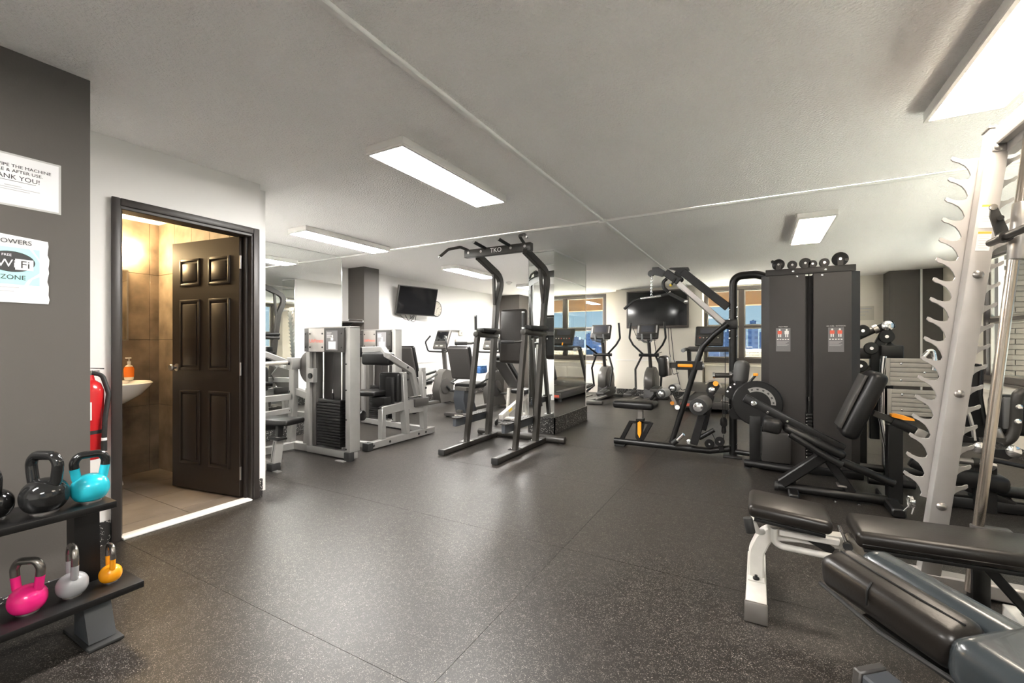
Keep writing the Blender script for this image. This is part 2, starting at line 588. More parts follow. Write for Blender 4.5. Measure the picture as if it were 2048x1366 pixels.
def rightwall(m):
    z0, z1 = .70, 2.415
    wins = [(-2.6, -.2), (2.4, 5.2), (6.1, 8.33)]
    m.box((XR, Y0, 0), (XR + .2, YW, z0)); m.box((XR, Y0, z1), (XR + .2, YW, CE))
    ya = Y0
    for a, b in wins:
        m.box((XR, ya, z0), (XR + .2, a, z1)); ya = b
    m.box((XR, ya, z0), (XR + .2, YW, z1))
struct(part('wall_right', 'wall_cream', None, rightwall))
struct(part('wall_behind', 'wall_white', None, lambda m: m.box((XL - .12, Y0 - .12, 0), (XR + .2, Y0, CE))))
struct(part('wall_pillar', 'wall_white', None, lambda m: m.box((-2.715, 5.34, 0), (-2.36, 6.55, CE))))
# ledge under the right window
struct(part('trim_4', 'wall_cream', None, lambda m: (m.box((2.36, 5.9, 0), (XR - .001, 8.5, .62)), m.box((2.33, 5.88, .62), (XR - .001, 8.52, .655)))))
# thin conduits on the dark wall
for i, p in enumerate(((1843, 700), (1894, 700))):
    q = YP(p, 9.80)
    struct(part('trim_%d' % (5 + i), 'trim_white', None, lambda m: m.box((q.x - .012, 9.795, 0.1), (q.x + .012, 9.819, CE))))

# baseboards
BH = .14
base = {
    'restroom': [((XD + .001, .86, 0), (XD + .013, 1.13, BH)), ((XD + .001, 2.022, 0), (XD + .013, 2.058, BH)), ((XD - .1, 2.046, 0), (XD + .001, 2.058, BH))],
    'near_left': [((XL + .001, Y0, 0), (XL + .012, .845, BH)), ((XL - .1, .846, 0), (XL + .012, .857, BH))],
    'mirror': [((XM + .001, 2.18, 0), (XM + .013, 4.35, .22)), ((XM - .1, 4.351, 0), (XM + .013, 4.362, .22))],
    'left': [((XT + .001, 4.37, 0), (XT + .013, 5.05, BH)), ((XT + .001, 5.39, 0), (XT + .013, 9.94, BH))],
    'left_column': [((XT + .02, 5.047, 0), (-5.567, 5.059, BH)), ((-5.579, 5.047, 0), (-5.567, 5.392, BH))],
    'back': [((-5.35, YW - .013, 0), (-2.93, YW - .001, BH)), ((-2.91, YB - .013, 0), (-1.06, YB - .001, BH)), ((-1.05, YW - .013, 0), (.99, YW - .001, BH))],
    'right': [((1.97, 9.806, 0), (XR - .01, 9.819, BH)), ((2.345, 5.9, 0), (2.359, 8.5, .11))],
}
for k, bs in base.items():
    def bb(m):
        for lo, hi in bs: m.box(lo, hi, .002, 1)
    struct(part('baseboard_' + k, 'rubber_base', None, bb))


def pb(m):
    m.box((-2.73, 5.322, 0), (-2.335, 5.339, .215)); m.box((-2.352, 5.322, 0), (-2.335, 6.565, .215))
    m.box((-2.73, 5.322, 0), (-2.716, 6.565, .215))
struct(part('baseboard_pillar', 'rubber_base', None, pb))
# wall rail on the back and left walls
struct(part('trim_7', 'trim_white', None, lambda m: (m.box((-2.91, YB - .012, .80), (-1.07, YB - .001, .815)), m.box((XT + .001, 5.4, .80), (XT + .012, 9.9, .815)))))


# ------------------------------------------------------------------ windows
def window(idx, axis, a0, a1, z0, z1, c, mullions, rail):
    """axis 'x': window in a back wall at y=c; 'y': in the right wall at x=c"""
    def P(a, d, z): return (a, c + d, z) if axis == 'x' else (c + d, a, z)
    def B(m, a, b, d0, d1, za, zb, bev=.004):
        p, q = V(P(a, d0, za)), V(P(b, d1, zb))
        m.box([min(p[i], q[i]) for i in range(3)], [max(p[i], q[i]) for i in range(3)], bev, 1)
    root = thing('window_%d' % idx, None, None, P((a0 + a1) / 2, .08, z0))
    root['kind'] = 'structure'
    f = .075
    def fr(m):
        B(m, a0, a1, .0, .12, z0, z0 + f); B(m, a0, a1, .0, .12, z1 - f, z1)
        B(m, a0, a0 + f, .0, .12, z0 + f, z1 - f); B(m, a1 - f, a1, .0, .12, z0 + f, z1 - f)
    part('window_frame', 'window_frame', root, fr)
    xs = [a0 + f] + mullions + [a1 - f]
    for mu in mullions:
        part('mullion', 'window_frame', root, lambda m: B(m, mu - .05, mu + .05, .0, .12, z0 + f, z1 - f))
    for i in range(len(xs) - 1):
        l = xs[i] + (.05 if i else 0); r = xs[i + 1] - (.05 if i < len(xs) - 2 else 0)
        zs = [z0 + f, rail, z1 - f]
        part('meeting_rail', 'window_frame', root, lambda m: B(m, l, r, .03, .09, rail - .022, rail + .022))
        for k in range(2):
            za = zs[k] + (.022 if k else 0); zb = zs[k + 1] - (.022 if k == 0 else 0)
            def sash(m):
                s = .028
                B(m, l, r, .04, .075, za, za + s, .002); B(m, l, r, .04, .075, zb - s, zb, .002)
                B(m, l, l + s, .04, .075, za + s, zb - s, .002); B(m, r - s, r, .04, .075, za + s, zb - s, .002)
            part('sash', 'greige_metal', root, sash)
            part('pane', 'glass', root, lambda m: B(m, l + .02, r - .02, .055, .06, za + .02, zb - .02, 0), smooth=False)
    part('window_sill', 'window_frame', root, lambda m: B(m, a0 - .02, a1 + .02, -.03, .02, z0 - .03, z0))


window(1, 'x', -5.0, -3.28, .80, 2.415, YW, [-4.12], 1.55)
window(2, 'x', -1.08, .62, .80, 2.415, YW, [-.33], 1.55)
window(3, 'y', 6.1, 8.33, .70, 2.415, XR, [7.2], 1.5)
window(4, 'y', 2.4, 5.2, .70, 2.415, XR, [3.8], 1.5)
window(5, 'y', -2.6, -.2, .70, 2.415, XR, [-1.4], 1.5)

# ------------------------------------------------------------------ mirrors
for (ya, yb, lab) in ((2.19, 3.19, 'floor-to-ceiling wall mirror panel nearest the restroom door'), (3.194, 4.345, 'floor-to-ceiling wall mirror panel beside the tall taupe column')):
    t = thing('wall_mirror', lab, 'mirror', (XM, (ya + yb) / 2, .22), 'wall mirror panels')
    part('mirror_glass', 'mirror', t, lambda m: m.box((XM + .001, ya, .222), (XM + .007, yb, CE - .004)), smooth=False)
    part('edge_channel', 'mirror_edge', t, lambda m: m.box((XM + .001, yb - .004, .222), (XM + .012, yb + .001, CE - .004)))
t = thing('pillar_mirror', 'narrow mirror on the front face of the square pillar', 'mirror', (-2.54, 5.335, .21))
part('mirror_glass', 'mirror', t, lambda m: m.box((-2.722, 5.333, .217), (-2.354, 5.339, CE - .03)), smooth=False)
part('edge_channel', 'mirror_edge', t, lambda m: (m.box((-2.728, 5.331, .216), (-2.722, 5.339, CE - .03)), m.box((-2.728, 5.331, CE - .03), (-2.352, 5.339, CE - .022))))
t = thing('pillar_mirror', 'wide mirror on the side face of the square pillar facing the machines', 'mirror', (-2.355, 5.95, .21))
part('mirror_glass', 'mirror', t, lambda m: m.box((-2.359, 5.335, .217), (-2.353, 6.555, CE - .03)), smooth=False)
part('edge_channel', 'trim_white', t, lambda m: (m.box((-2.359, 5.333, CE - .03), (-2.350, 6.56, CE - .005)), m.box((-2.359, 6.555, .216), (-2.350, 6.56, CE - .03))))


# ------------------------------------------------------------------ ceiling lamps
def lamp(x0, x1, y0, y1, lit, label):
    t = thing('ceiling_light', label, 'light', ((x0 + x1) / 2, (y0 + y1) / 2, CE - .06), 'flat fluorescent ceiling fixtures')
    def body(m):
        m.box((x0, y0, CE - .05), (x1, y1, CE - .001), .004, 1)
        s = .018
        m.box((x0, y0, CE - .06), (x0 + s, y1, CE - .05)); m.box((x1 - s, y0, CE - .06), (x1, y1, CE - .05))
        m.box((x0 + s, y0, CE - .06), (x1 - s, y0 + s, CE - .05)); m.box((x0 + s, y1 - s, CE - .06), (x1 - s, y1, CE - .05))
    part('housing', 'lamp_body', t, body)
    part('diffuser', 'lamp_lit' if lit else 'lamp_dim', t, lambda m: m.box((x0 + .019, y0 + .019, CE - .058), (x1 - .019, y1 - .019, CE - .0505)), smooth=False)


lamp(-2.16, -1.85, 1.97, 3.21, True, 'lit long ceiling light over the open floor, the largest in view')
lamp(-4.46, -4.15, 2.98, 4.20, True, 'lit long ceiling light in front of the mirrored wall')
lamp(-4.46, -4.15, 5.63, 6.85, True, 'lit long ceiling light near the small wall television')
lamp(-4.50, -4.19, 8.20, 9.42, True, 'lit ceiling light farthest away, beside the mirrored pillar')
lamp(.32, .64, 5.02, 6.30, False, 'dim warm ceiling light above the black weight tower')
lamp(.77, 1.09, 1.90, 3.15, False, 'dim warm ceiling light above the silver smith rack')
lamp(-2.16, -1.85, -1.6, -.36, True, 'added unseen ceiling light behind the viewer')  # this and the next: fixtures added out of view as extra light
lamp(.77, 1.09, -1.6, -.36, True, 'added unseen ceiling light behind the viewer on the window side')

# small sprinkler / detector on the ceiling
p = ZP((1018, 566), CE - .02)
t = thing('smoke_detector', 'small white detector on the ceiling beyond the pull-up tower', 'detector', (p.x, p.y, CE - .05))
part('base', 'trim_white', t, lambda m: m.lathe([(.065, 0), (.065, .02), (.055, .026)], (p.x, p.y, CE - .027)))
part('sensor', 'trim_white', t, lambda m: m.lathe([(.0, -.028), (.028, -.026), (.034, -.012), (.05, 0)], (p.x, p.y, CE - .027)))

# ------------------------------------------------------------------ restroom
RX, RY = -5.0, 2.03
struct(part('floor_restroom', 'grout', None, lambda m: m.box((RX, .5, -.02), (XD - .06, RY, .004))))
rf = bpy.data.objects['floor_restroom']
for i in range(4):
    for j in range(3):
        x0 = RX + .03 + i * .45; y0_ = .5 + j * .6 - .1
        lo = (max(x0, RX), max(y0_, .5), .004); hi = (min(x0 + .446, XD - .06), min(y0_ + .596, RY), .008)
        if hi[0] - lo[0] > .02: part('floor_tile', 'stone_floor', rf, lambda m: m.box(lo, hi, .001, 1))
wr = struct(part('wall_restroom_back', 'grout', None, lambda m: m.box((RX - .1, .4, 0), (RX, RY, 2.4))))
ws = struct(part('wall_restroom_side', 'grout', None, lambda m: (m.box((RX - .1, RY, 0), (XM + .2, RY + .013, 2.4)), m.box((XM + .2, RY, 0), (XD - .121, RY + .013, 2.4)))))
struct(part('wall_restroom_near', 'wall_taupe', None, lambda m: m.box((RX - .1, .38, 0), (XD - .12, .5, 2.4))))
struct(part('ceiling_restroom', 'wall_white', None, lambda m: m.box((RX - .1, .38, 2.32), (XD - .121, RY, 2.42))))
rows = [(0, .62), (.62, 1.23), (1.23, 1.84), (1.84, 2.32)]
cols = [.5, .75, 1.05, 1.35, 1.65, 1.95, RY]
for za, zb in rows:
    for ya, yb in zip(cols, cols[1:]):
        part('wall_tile', 'stone_tile', wr, lambda m: m.box((RX, ya + .0015, za + .0015), (RX + .009, yb - .0015, zb - .0015), .0015, 1))
    for k in range(5):
        xa = RX + .012 + k * .3; xb = min(xa + .297, XD - .125)
        part('wall_tile', 'stone_tile', ws, lambda m: m.box((xa, RY - .009, za + .0015), (xb, RY, zb - .0015), .0015, 1))

# door frame, saddle, door leaf
df = struct(thing('door_1', None, None, (XD, 1.58, 0)))
def casing(m):
    for y0_, y1_ in ((1.135, 1.195), (1.955, 2.02)):
        m.box((XD - .11, y0_ + (.012 if y0_ > 1.5 else 0), 0), (XD + .014, y1_ - (.012 if y0_ < 1.5 else 0), 2.03), .004, 1)
    m.box((XD - .11, 1.135, 2.015), (XD + .014, 2.02, 2.075), .004, 1)
    m.box((XD + .0141, 1.13, 0), (XD + .028, 1.172, 2.08), .005); m.box((XD + .0141, 1.98, 0), (XD + .028, 2.025, 2.08), .005)
    m.box((XD + .0141, 1.172, 2.035), (XD + .028, 1.98, 2.08), .005)
    m.box((XD - .06, 1.183, 0), (XD - .03, 1.2, 2.015)); m.box((XD - .06, 1.95, 0), (XD - .03, 1.967, 2.015))
part('door_casing', 'frame_brown', df, casing)
part('threshold', 'saddle', df, lambda m: m.box((XD - .06, 1.184, 0), (XD + .035, 1.966, .012), .004))
hinge = V((XD - .075, 1.945, 0)); free = V((-4.235, 1.83, 0))
du = (free - hinge).normalized(); dn = V((du.y, -du.x, 0));  dn = dn if dn.y < 0 else -dn
L = .775
Rm = frame(du, UP)
def dp(u, z, n=0): return hinge + du * u + dn * n + V((0, 0, z))
leaf = part('door_leaf', 'door_brown', df, lambda m: m.rbox(dp(L / 2, 1.02), (L, .036, 2.0), Rm, .003, 1))
stile = .10
pw = (L - 3 * stile) / 2
for c in range(2):
    ua = stile + c * (pw + stile)
    for za, zb in ((.22, .82), (.98, 1.55), (1.66, 1.88)):
        def pnl(m):
            # sunken moulding frame with raised field
            for n in (1, -1):
                u0, u1 = ua + .0, ua + pw
                fr_ = .022
                o = .018 * n
                m.rbox(dp((u0 + u1) / 2, zb - fr_ / 2, o + .004 * n), (u1 - u0, .010, fr_), Rm, .004)
                m.rbox(dp((u0 + u1) / 2, za + fr_ / 2, o + .004 * n), (u1 - u0, .010, fr_), Rm, .004)
                m.rbox(dp(u0 + fr_ / 2, (za + zb) / 2, o + .004 * n), (fr_, .010, zb - za), Rm, .004)
                m.rbox(dp(u1 - fr_ / 2, (za + zb) / 2, o + .004 * n), (fr_, .010, zb - za), Rm, .004)
                m.rbox(dp((u0 + u1) / 2, (za + zb) / 2, o + .0035 * n), (u1 - u0 - .075, .012, zb - za - .075), Rm, .005)
        part('door_panel', 'door_brown', leaf, pnl)
def knob(m):
    for n in (1, -1):
        o = dp(L - .06, 1.0, .018 * n)
        m.lathe([(.030, 0), (.030, .006), (.012, .010), (.011, .030), (.024, .036), (.027, .048), (.022, .058), (0, .060)], o, dn * n, 20)
part('door_knob', 'brushed', leaf, knob)
for z in (.2, 1.0, 1.82):
    part('hinge', 'brushed', leaf, lambda m: m.cyl(hinge + V((.005, -.012, z - .05)), hinge + V((.005, -.012, z + .05)), .008, 10))

# sink
SX, SY = -4.705, 1.53
t = thing('pedestal_sink', 'white porcelain pedestal sink inside the restroom', 'sink', (SX, SY, 0))
def basin(m):
    prof = [(.06, .66), (.14, .69), (.24, .755), (.30, .825), (.318, .852), (.305, .862), (.27, .85), (.22, .79), (.10, .755), (0, .75)]
    m.lathe(prof, (SX, SY, 0.008), UP, 36, .86, 1.0)
    m.box((RX + .012, SY - .25, .78), (SX - .14, SY + .25, .872), .02, 3)
part('basin', 'porcelain', t, basin)
part('pedestal', 'porcelain', t, lambda m: m.lathe([(.125, .008), (.118, .04), (.098, .12), (.082, .3), (.078, .5), (.086, .64), (.12, .70)], (SX - .02, SY, 0), UP, 28))
part('faucet', 'chrome', t, lambda m: (m.cyl((SX - .2, SY, .87), (SX - .2, SY, .96), .018, 14), m.tube([(SX - .2, SY, .955), (SX - .12, SY, .985), (SX - .06, SY, .93)], .011, 10, .03), m.cyl((SX - .2, SY - .1, .87), (SX - .2, SY - .1, .92), .02), m.cyl((SX - .2, SY + .1, .87), (SX - .2, SY + .1, .92), .02)))
# soap bottle standing on the sink ledge
q = XP((258, 745), -4.86); q.z = .873
t = thing('soap_bottle', 'orange liquid soap pump bottle on the sink ledge', 'soap bottle', q)
part('bottle', 'clear_plastic', t, lambda m: m.lathe([(.030, 0), (.034, .01), (.034, .03), (.0335, .03), (.036, .10), (.026, .125), (.012, .135), (.012, .142), (0, .142)], q, UP, 18, .75, 1))
part('soap_fill', 'soap', t, lambda m: m.lathe([(.0, .025), (.0362, .026), (.0382, .098), (.030, .118), (0, .119)], q, UP, 18, .75, 1))
part('pump', 'paper', t, lambda m: (m.cyl(q + V((0, 0, .142)), q + V((0, 0, .165)), .013), m.cyl(q + V((0, 0, .165)), q + V((0, 0, .19)), .004), m.rbox(q + V((.008, -.008, .194)), (.02, .042, .010), None, .004)))
# sconce and mirror above the sink
a, b = XP((233, 484), RX + .05), XP((274, 515), RX + .05)
t = thing('wall_sconce', 'glowing box-shaped sconce above the restroom mirror', 'lamp', (RX + .01, b.y - .2, b.z))
part('shade', 'sconce', t, lambda m: m.box((RX + .03, b.y - .44, b.z), (RX + .10, b.y, a.z), .01))
part('backplate', 'brushed', t, lambda m: m.box((RX + .0095, b.y - .40, b.z + .02), (RX + .03, b.y - .05, a.z - .02)))
a, b = XP((257, 540), RX + .02), XP((257, 681), RX + .02)
t = thing('restroom_mirror', 'rectangular mirror hung above the restroom sink', 'mirror', (RX + .01, a.y - .3, b.z))
part('mirror_glass', 'mirror', t, lambda m: m.box((RX + .016, a.y - .56, b.z + .01), (RX + .02, a.y - .01, a.z - .01)), smooth=False)
part('mirror_frame', 'brushed', t, lambda m: (m.box((RX + .0095, a.y - .57, b.z), (RX + .0155, a.y, a.z)), m.box((RX + .0156, a.y - .01, b.z), (RX + .024, a.y, a.z)), m.box((RX + .0156, a.y - .57, a.z - .01), (RX + .024, a.y - .01, a.z)), m.box((RX + .0156, a.y - .57, b.z), (RX + .024, a.y - .01, b.z + .01))))

# ------------------------------------------------------------------ outside: soffit, bounce slabs, parapet, brick pier, city
struct(part('trim_8', 'wood_soffit', None, lambda m: (m.box((-7, 12.0, 2.12), (4, 12.35, 2.6)), m.box((-7, 10.85, 2.5), (4, 12.0, 2.6)))))
struct(part('floor_bounce_slab', 'bounce_slab', None, lambda m: (m.box((-7, 10.81, -.2), (4.6, 12.88, .3)), m.box((2.86, -4, -.2), (4.2, 9.0, .3)))))  # added slabs out of view, bounce sunlight up to the ceiling
par = tag(part('parapet', 'roof_grey', None, lambda m: (m.box((-.45, 12.9, -6), (5, 13.1, .97)), m.box((-.5, 12.86, .97), (5, 13.14, 1.04)))), 'pale brick parapet outside the far window', 'parapet')
bmesh_b = None
for r in range(9):
    for c in range(10):
        x0 = -.44 + c * .225 + (.11 if r % 2 else 0)
        if bmesh_b is None:
            ob = part('brick', 'brick', par, lambda m: m.box((0, 12.885, 0), (.215, 12.905, .065), .002, 1))
            bmesh_b = ob.data; base_loc = ob.location.copy()
        else:
            ob = bpy.data.objects.new('brick', bmesh_b); COL.objects.link(ob); ob.parent = par
        ob.location = base_loc + V((x0, 0, .97 - .075 * (r + 1)))
pier = tag(part('brick_pier', 'grout', None, lambda m: m.box((3.12, 9.06, -6), (3.40, 9.4, 4))), 'tan brick pier outside the right-hand window', 'brick pier')
bm2 = None
for r in range(34):
    for c in range(2):
        if bm2 is None:
            ob = part('brick', 'brick', pier, lambda m: m.box((0, 9.04, 0), (.19, 9.062, .066), .002, 1))
            bm2 = ob.data; base2 = ob.location.copy()
        else:
            ob = bpy.data.objects.new('brick', bm2); COL.objects.link(ob); ob.parent = pier
        ob.location = base2 + V((3.11 + c * .2 - (.1 if r % 2 else 0), 0, .2 + r * .076))

struct(part('floor_outside', 'ground_far', None, lambda m: m.box((-900, 40, -40), (1500, 1500, -38))))
rng = random.Random(5)
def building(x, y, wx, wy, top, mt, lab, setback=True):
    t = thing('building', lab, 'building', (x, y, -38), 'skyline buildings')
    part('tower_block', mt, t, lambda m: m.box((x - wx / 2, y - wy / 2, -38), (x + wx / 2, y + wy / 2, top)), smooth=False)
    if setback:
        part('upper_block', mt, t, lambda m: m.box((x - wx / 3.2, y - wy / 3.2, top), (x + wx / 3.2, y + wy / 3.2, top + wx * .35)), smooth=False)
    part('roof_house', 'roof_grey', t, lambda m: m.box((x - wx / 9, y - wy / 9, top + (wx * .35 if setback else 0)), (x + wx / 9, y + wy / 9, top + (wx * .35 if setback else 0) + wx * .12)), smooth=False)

def bld_at(px, dist, wpx, ytop, mt, lab, sb=True):
    r = ray(px, HY); r = V((r.x, r.y, 0)); p_ = r * dist
    wx = wpx / FPX * dist
    building(p_.x, p_.y, wx, wx * .8, HC + (HY - ytop) / FPX * dist, mt, lab, sb)

ORD = ('first', 'second', 'third', 'fourth', 'fifth', 'sixth', 'seventh')
SKY = {'left far window': ((1120, 420, 22, 664), (1141, 380, 16, 656), (1160, 330, 16, 648), (1178, 460, 20, 668), (1198, 360, 22, 674), (1220, 560, 22, 676)),
       'right far window': ((1418, 360, 20, 668), (1440, 300, 17, 660), (1460, 420, 18, 664), (1482, 330, 18, 652), (1506, 280, 18, 648), (1530, 400, 20, 664))}
k = 0
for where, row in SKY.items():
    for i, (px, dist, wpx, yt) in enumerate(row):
        bld_at(px, dist, wpx, yt, ('haze_facade_a', 'haze_facade_b', 'haze_facade_c')[k % 3], 'haze-tinted blue tower block, %s from the left on the skyline, %s' % (ORD[i], where), k % 2 == 0)
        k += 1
LOW = {'left far window': ((1130, 250, 30, 694), (1172, 235, 32, 698), (1212, 245, 30, 692)), 'right far window': ((1424, 240, 26, 696), (1456, 225, 26, 700), (1490, 235, 26, 694), (1522, 245, 24, 698)), 'right side window': ((2036, 300, 20, 676), (2062, 320, 20, 668))}
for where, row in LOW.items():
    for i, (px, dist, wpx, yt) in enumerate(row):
        bld_at(px, dist, wpx, yt, ('haze_facade_b', 'haze_facade_c', 'haze_facade_a')[k % 3], 'lower haze-tinted blue-grey city block, %s from the left, %s' % (ORD[i], where), False)
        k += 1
def trees(m):
    for i in range(160):
        x = rng.uniform(-150, 60); y = rng.uniform(90, 165)
        s = rng.uniform(4, 9)
        m.ball((x, y, -38 + rng.uniform(4, 16)), (s, s, s * 1.3), 6, 5)
tag(part('tree_canopy', 'tree', None, trees), 'dark tree canopy between the city blocks outside', 'trees', kind='stuff')

# ================================================================== near left: signs, extinguisher, kettlebells
EY, EX = V((0, 1, 0)), V((1, 0, 0))
xw = XL + .002
t = thing('wipe_down_sign', 'laminated white sheet asking to wipe the machine, on the taupe wall', 'sign', (XL, .6, 1.74))
za, zb = XP((120.7, 331.5), XL).z, XP((120.7, 430), XL).z
part('laminate', 'laminate', t, lambda m: m.box((XL, .448, zb), (XL + .0012, .745, za)), smooth=False)
part('sheet', 'paper', t, lambda m: m.box((XL + .0012, .456, zb + .008), (XL + .002, .737, za - .008)), smooth=False)
cy = .597
for s, z, sz in (('PLEASE WIPE THE MACHINE', za - .052, .0185), ('BEFORE & AFTER USE.', za - .073, .0185), ('THANK YOU!', za - .100, .0265)):
    text_part('lettering', s, (XL + .0024, cy, z), EY, UP, sz, 'ink', t)
part('underline', 'ink', t, lambda m: m.box((XL + .002, cy - .068, za - .116), (XL + .0026, cy + .068, za - .1145)))
for k, wv in enumerate((.05, .16, .10)):
    part('fine_print', 'ink_light', t, lambda m: m.box((XL + .002, cy - wv / 2, za - .137 - k * .009), (XL + .0025, cy + wv / 2, za - .1345 - k * .009)))
t = thing('wifi_sign', 'white and mint wireless sign below the wipe-down sheet', 'sign', (XL, .6, 1.372))
def wavy(m):
    n = 14
    pts = [(xw, .49, 1.372)] + [(xw, .704 + .0022 * math.sin(k * 2.1) + .002 * math.sin(k * .9), 1.372 + .276 * k / n) for k in range(n + 1)] + [(xw, .60, 1.656), (xw, .49, 1.664)]
    m.prism(pts, (.0012, 0, 0))
part('sheet', 'paper', t, wavy, smooth=False)
part('artwork', 'mint', t, lambda m: m.box((xw + .0006, .50, 1.449), (xw + .0014, .676, 1.606)), smooth=False)
part('glare_streak', 'paper', t, lambda m: (m.prism([(xw, .676, 1.505), (xw, .64, 1.47), (xw, .63, 1.449), (xw, .642, 1.449), (xw, .654, 1.475), (xw, .676, 1.49)], (.004, 0, 0)), m.prism([(xw, .645, 1.606), (xw, .668, 1.57), (xw, .676, 1.55), (xw, .676, 1.565), (xw, .662, 1.59), (xw, .655, 1.606)], (.004, 0, 0))), smooth=False)  # white strips imitate window glare across the artwork
part('oval', 'ink', t, lambda m: m.lathe([(.044, 0), (.044, .0006)], (xw + .0016, .592, 1.545), EX, 40, 1.6, 1.0), smooth=False)
part('oval_field', 'paper', t, lambda m: m.rbox((xw + .0026, .630, 1.535), (.0008, .054, .046), None, 0), smooth=False)
text_part('lettering', 'TOWERS', (xw + .002, .598, 1.630), EY, UP, .027, 'ink', t)
text_part('lettering', 'FREE', (xw + .0028, .578, 1.571), EY, UP, .014, 'paper', t)
text_part('lettering', 'Wi', (xw + .0028, .578, 1.535), EY, UP, .046, 'paper', t)
text_part('lettering', 'Fi', (xw + .0034, .632, 1.534), EY, UP, .044, 'ink', t)
text_part('lettering', 'ZONE', (xw + .002, .597, 1.478), EY, UP, .027, 'ink', t)
for k, wv in enumerate((.09, .06)):
    part('fine_print', 'ink_light', t, lambda m: m.box((xw + .0006, .57 - wv / 2, 1.434 - k * .016), (xw + .0012, .57 + wv / 2, 1.437 - k * .016)))

# fire extinguisher
fx = XD + .085
p1, p2 = XP((186, 760), fx), XP((186, 905), fx)
cy = XP((176, 800), fx).y
t = thing('fire_extinguisher', 'red fire extinguisher with black hose beside the restroom door', 'extinguisher', (fx, cy, p2.z - .03))
zt, zb = p1.z, p2.z - .03
part('cylinder', 'red', t, lambda m: m.lathe([(.062, 0), (.068, .012), (.068, zt - zb - .06), (.055, zt - zb - .02), (.03, zt - zb), (.024, zt - zb + .03), (0, zt - zb + .03)], (fx, cy, zb), UP, 28))
part('valve', 'chrome', t, lambda m: (m.cyl((fx, cy, zt + .03), (fx, cy, zt + .055), .02, 14), m.beam((fx, cy - .06, zt + .075), (fx, cy + .07, zt + .062), .018, .006), m.beam((fx, cy - .05, zt + .055), (fx, cy + .05, zt + .05), .018, .006)))
hx = fx + .02
part('hose', 'rubber', t, lambda m: m.tube([(hx - .02, cy + .01, zt + .04), (hx, cy + .055, zt + .03), (hx + .03, cy + .075, zt - .08), (hx + .055, cy + .05, zt - .22), (hx + .058, cy + .045, zt - .34)], .012, 10, .05))
part('nozzle', 'rubber', t, lambda m: m.cyl((hx + .058, cy + .045, zt - .34), (hx + .058, cy + .045, zt - .40), .014, 12))
part('hose_band', 'paper', t, lambda m: m.cyl((hx + .058, cy + .045, zt - .325), (hx + .058, cy + .045, zt - .342), .0128, 12))
part('strap', 'rubber', t, lambda m: m.lathe([(.0695, 0), (.0695, .02)], (fx, cy, zt - .30), UP, 28))
part('wall_bracket', 'rubber', t, lambda m: m.box((XD + .001, cy - .03, zt - .35), (fx - .065, cy + .03, zt - .2)))
part('label_plate', 'paper', t, lambda m: m.box((fx + .066, cy - .035, zt - .22), (fx + .069, cy - .005, zt - .12)))

# kettlebell rack
t = thing('kettlebell_rack', 'black two-shelf steel kettlebell rack against the taupe wall', 'rack', (-2.4, 0, 0))
for z, x0, x1, ye in ((.20, -2.53, -2.26, .865), (.56, -2.53, -2.275, .78)):
    part('shelf', 'black_metal', t, lambda m: m.box((x0, -1.0, z - .028), (x1, ye, z), .004))
for yy in (.74, -.8):
    def leg(m):
        m.prism([(-2.36, yy, .172), (-2.44, yy, .172), (-2.44, yy, .012), (-2.29, yy, .012)], (0, .085, 0))
    part('leg', 'slate_plastic', t, leg)
    part('upright', 'black_metal', t, lambda m: m.prism([(-2.53, yy + .0, .53), (-2.45, yy + .0, .53), (-2.44, yy + .0, .2005), (-2.53, yy + .0, .2005)], (0, .08, 0)))
    part('foot_plate', 'rubber', t, lambda m: m.box((-2.52, yy - .055, 0), (-2.25, yy + .055, .014), .004))
part('cross_brace', 'black_metal', t, lambda m: m.beam((-2.45, -.9, .14), (-2.45, .74, .14), .04, .05))


def kettlebell(name, label, x, y, z, w, mt, hang, htm, tot):
    """w ball width, tot overall height; hang = direction angle of the handle's span"""
    t = thing(name, label, 'kettlebell', (x, y, z), 'kettlebells on the rack')
    r = w / 2
    d = V((math.cos(hang), math.sin(hang), 0)); c = V((x, y, z))
    ht = tot - r * .26
    hm = r * 1.72 + (ht - r * 1.72) * .42
    def body(m):
        prof = smooth_prof([(r * .50, .006), (r * .74, r * .20), (r * .95, r * .55), (r, r * .92), (r * .95, r * 1.25), (r * .76, r * 1.58), (r * .42, r * 1.80), (0, r * 1.88)])
        m.lathe(prof, (x, y, z), UP, 32)
        for s in (1, -1):   # horns
            m.tube([c + UP * r * 1.15 + d * s * r * .40, c + UP * r * 1.65 + d * s * r * .66, c + UP * hm + d * s * r * .76], r * .255, 14, r * .5)
    part('bell', mt, t, body)
    part('base_ring', 'brushed', t, lambda m: m.lathe([(r * .58, 0), (r * .58, .007), (r * .50, .008)], (x, y, z), UP, 28))
    def handle(m):
        pts = [c + d * r * .755 + UP * (hm - .002), c + d * r * .80 + UP * (hm + (ht - hm) * .5), c + d * r * .55 + UP * ht,
               c - d * r * .55 + UP * ht, c - d * r * .80 + UP * (hm + (ht - hm) * .5), c - d * r * .755 + UP * (hm - .002)]
        m.tube(pts, r * .25, 14, r * .6)
    part('handle', htm, t, handle)
    return t


def smooth_prof(p, n=3):
    out = []
    for i in range(len(p) - 1):
        p0 = p[max(i - 1, 0)]; p1 = p[i]; p2 = p[i + 1]; p3 = p[min(i + 2, len(p) - 1)]
        for k in range(n):
            f = k / n
            out.append(tuple(.5 * (2 * p1[j] + (p2[j] - p0[j]) * f + (2 * p0[j] - 5 * p1[j] + 4 * p2[j] - p3[j]) * f * f + (3 * p1[j] - p0[j] - 3 * p2[j] + p3[j]) * f ** 3) for j in (0, 1)))
    out.append(p[-1])
    return [(max(a, 0), b) for a, b in out]


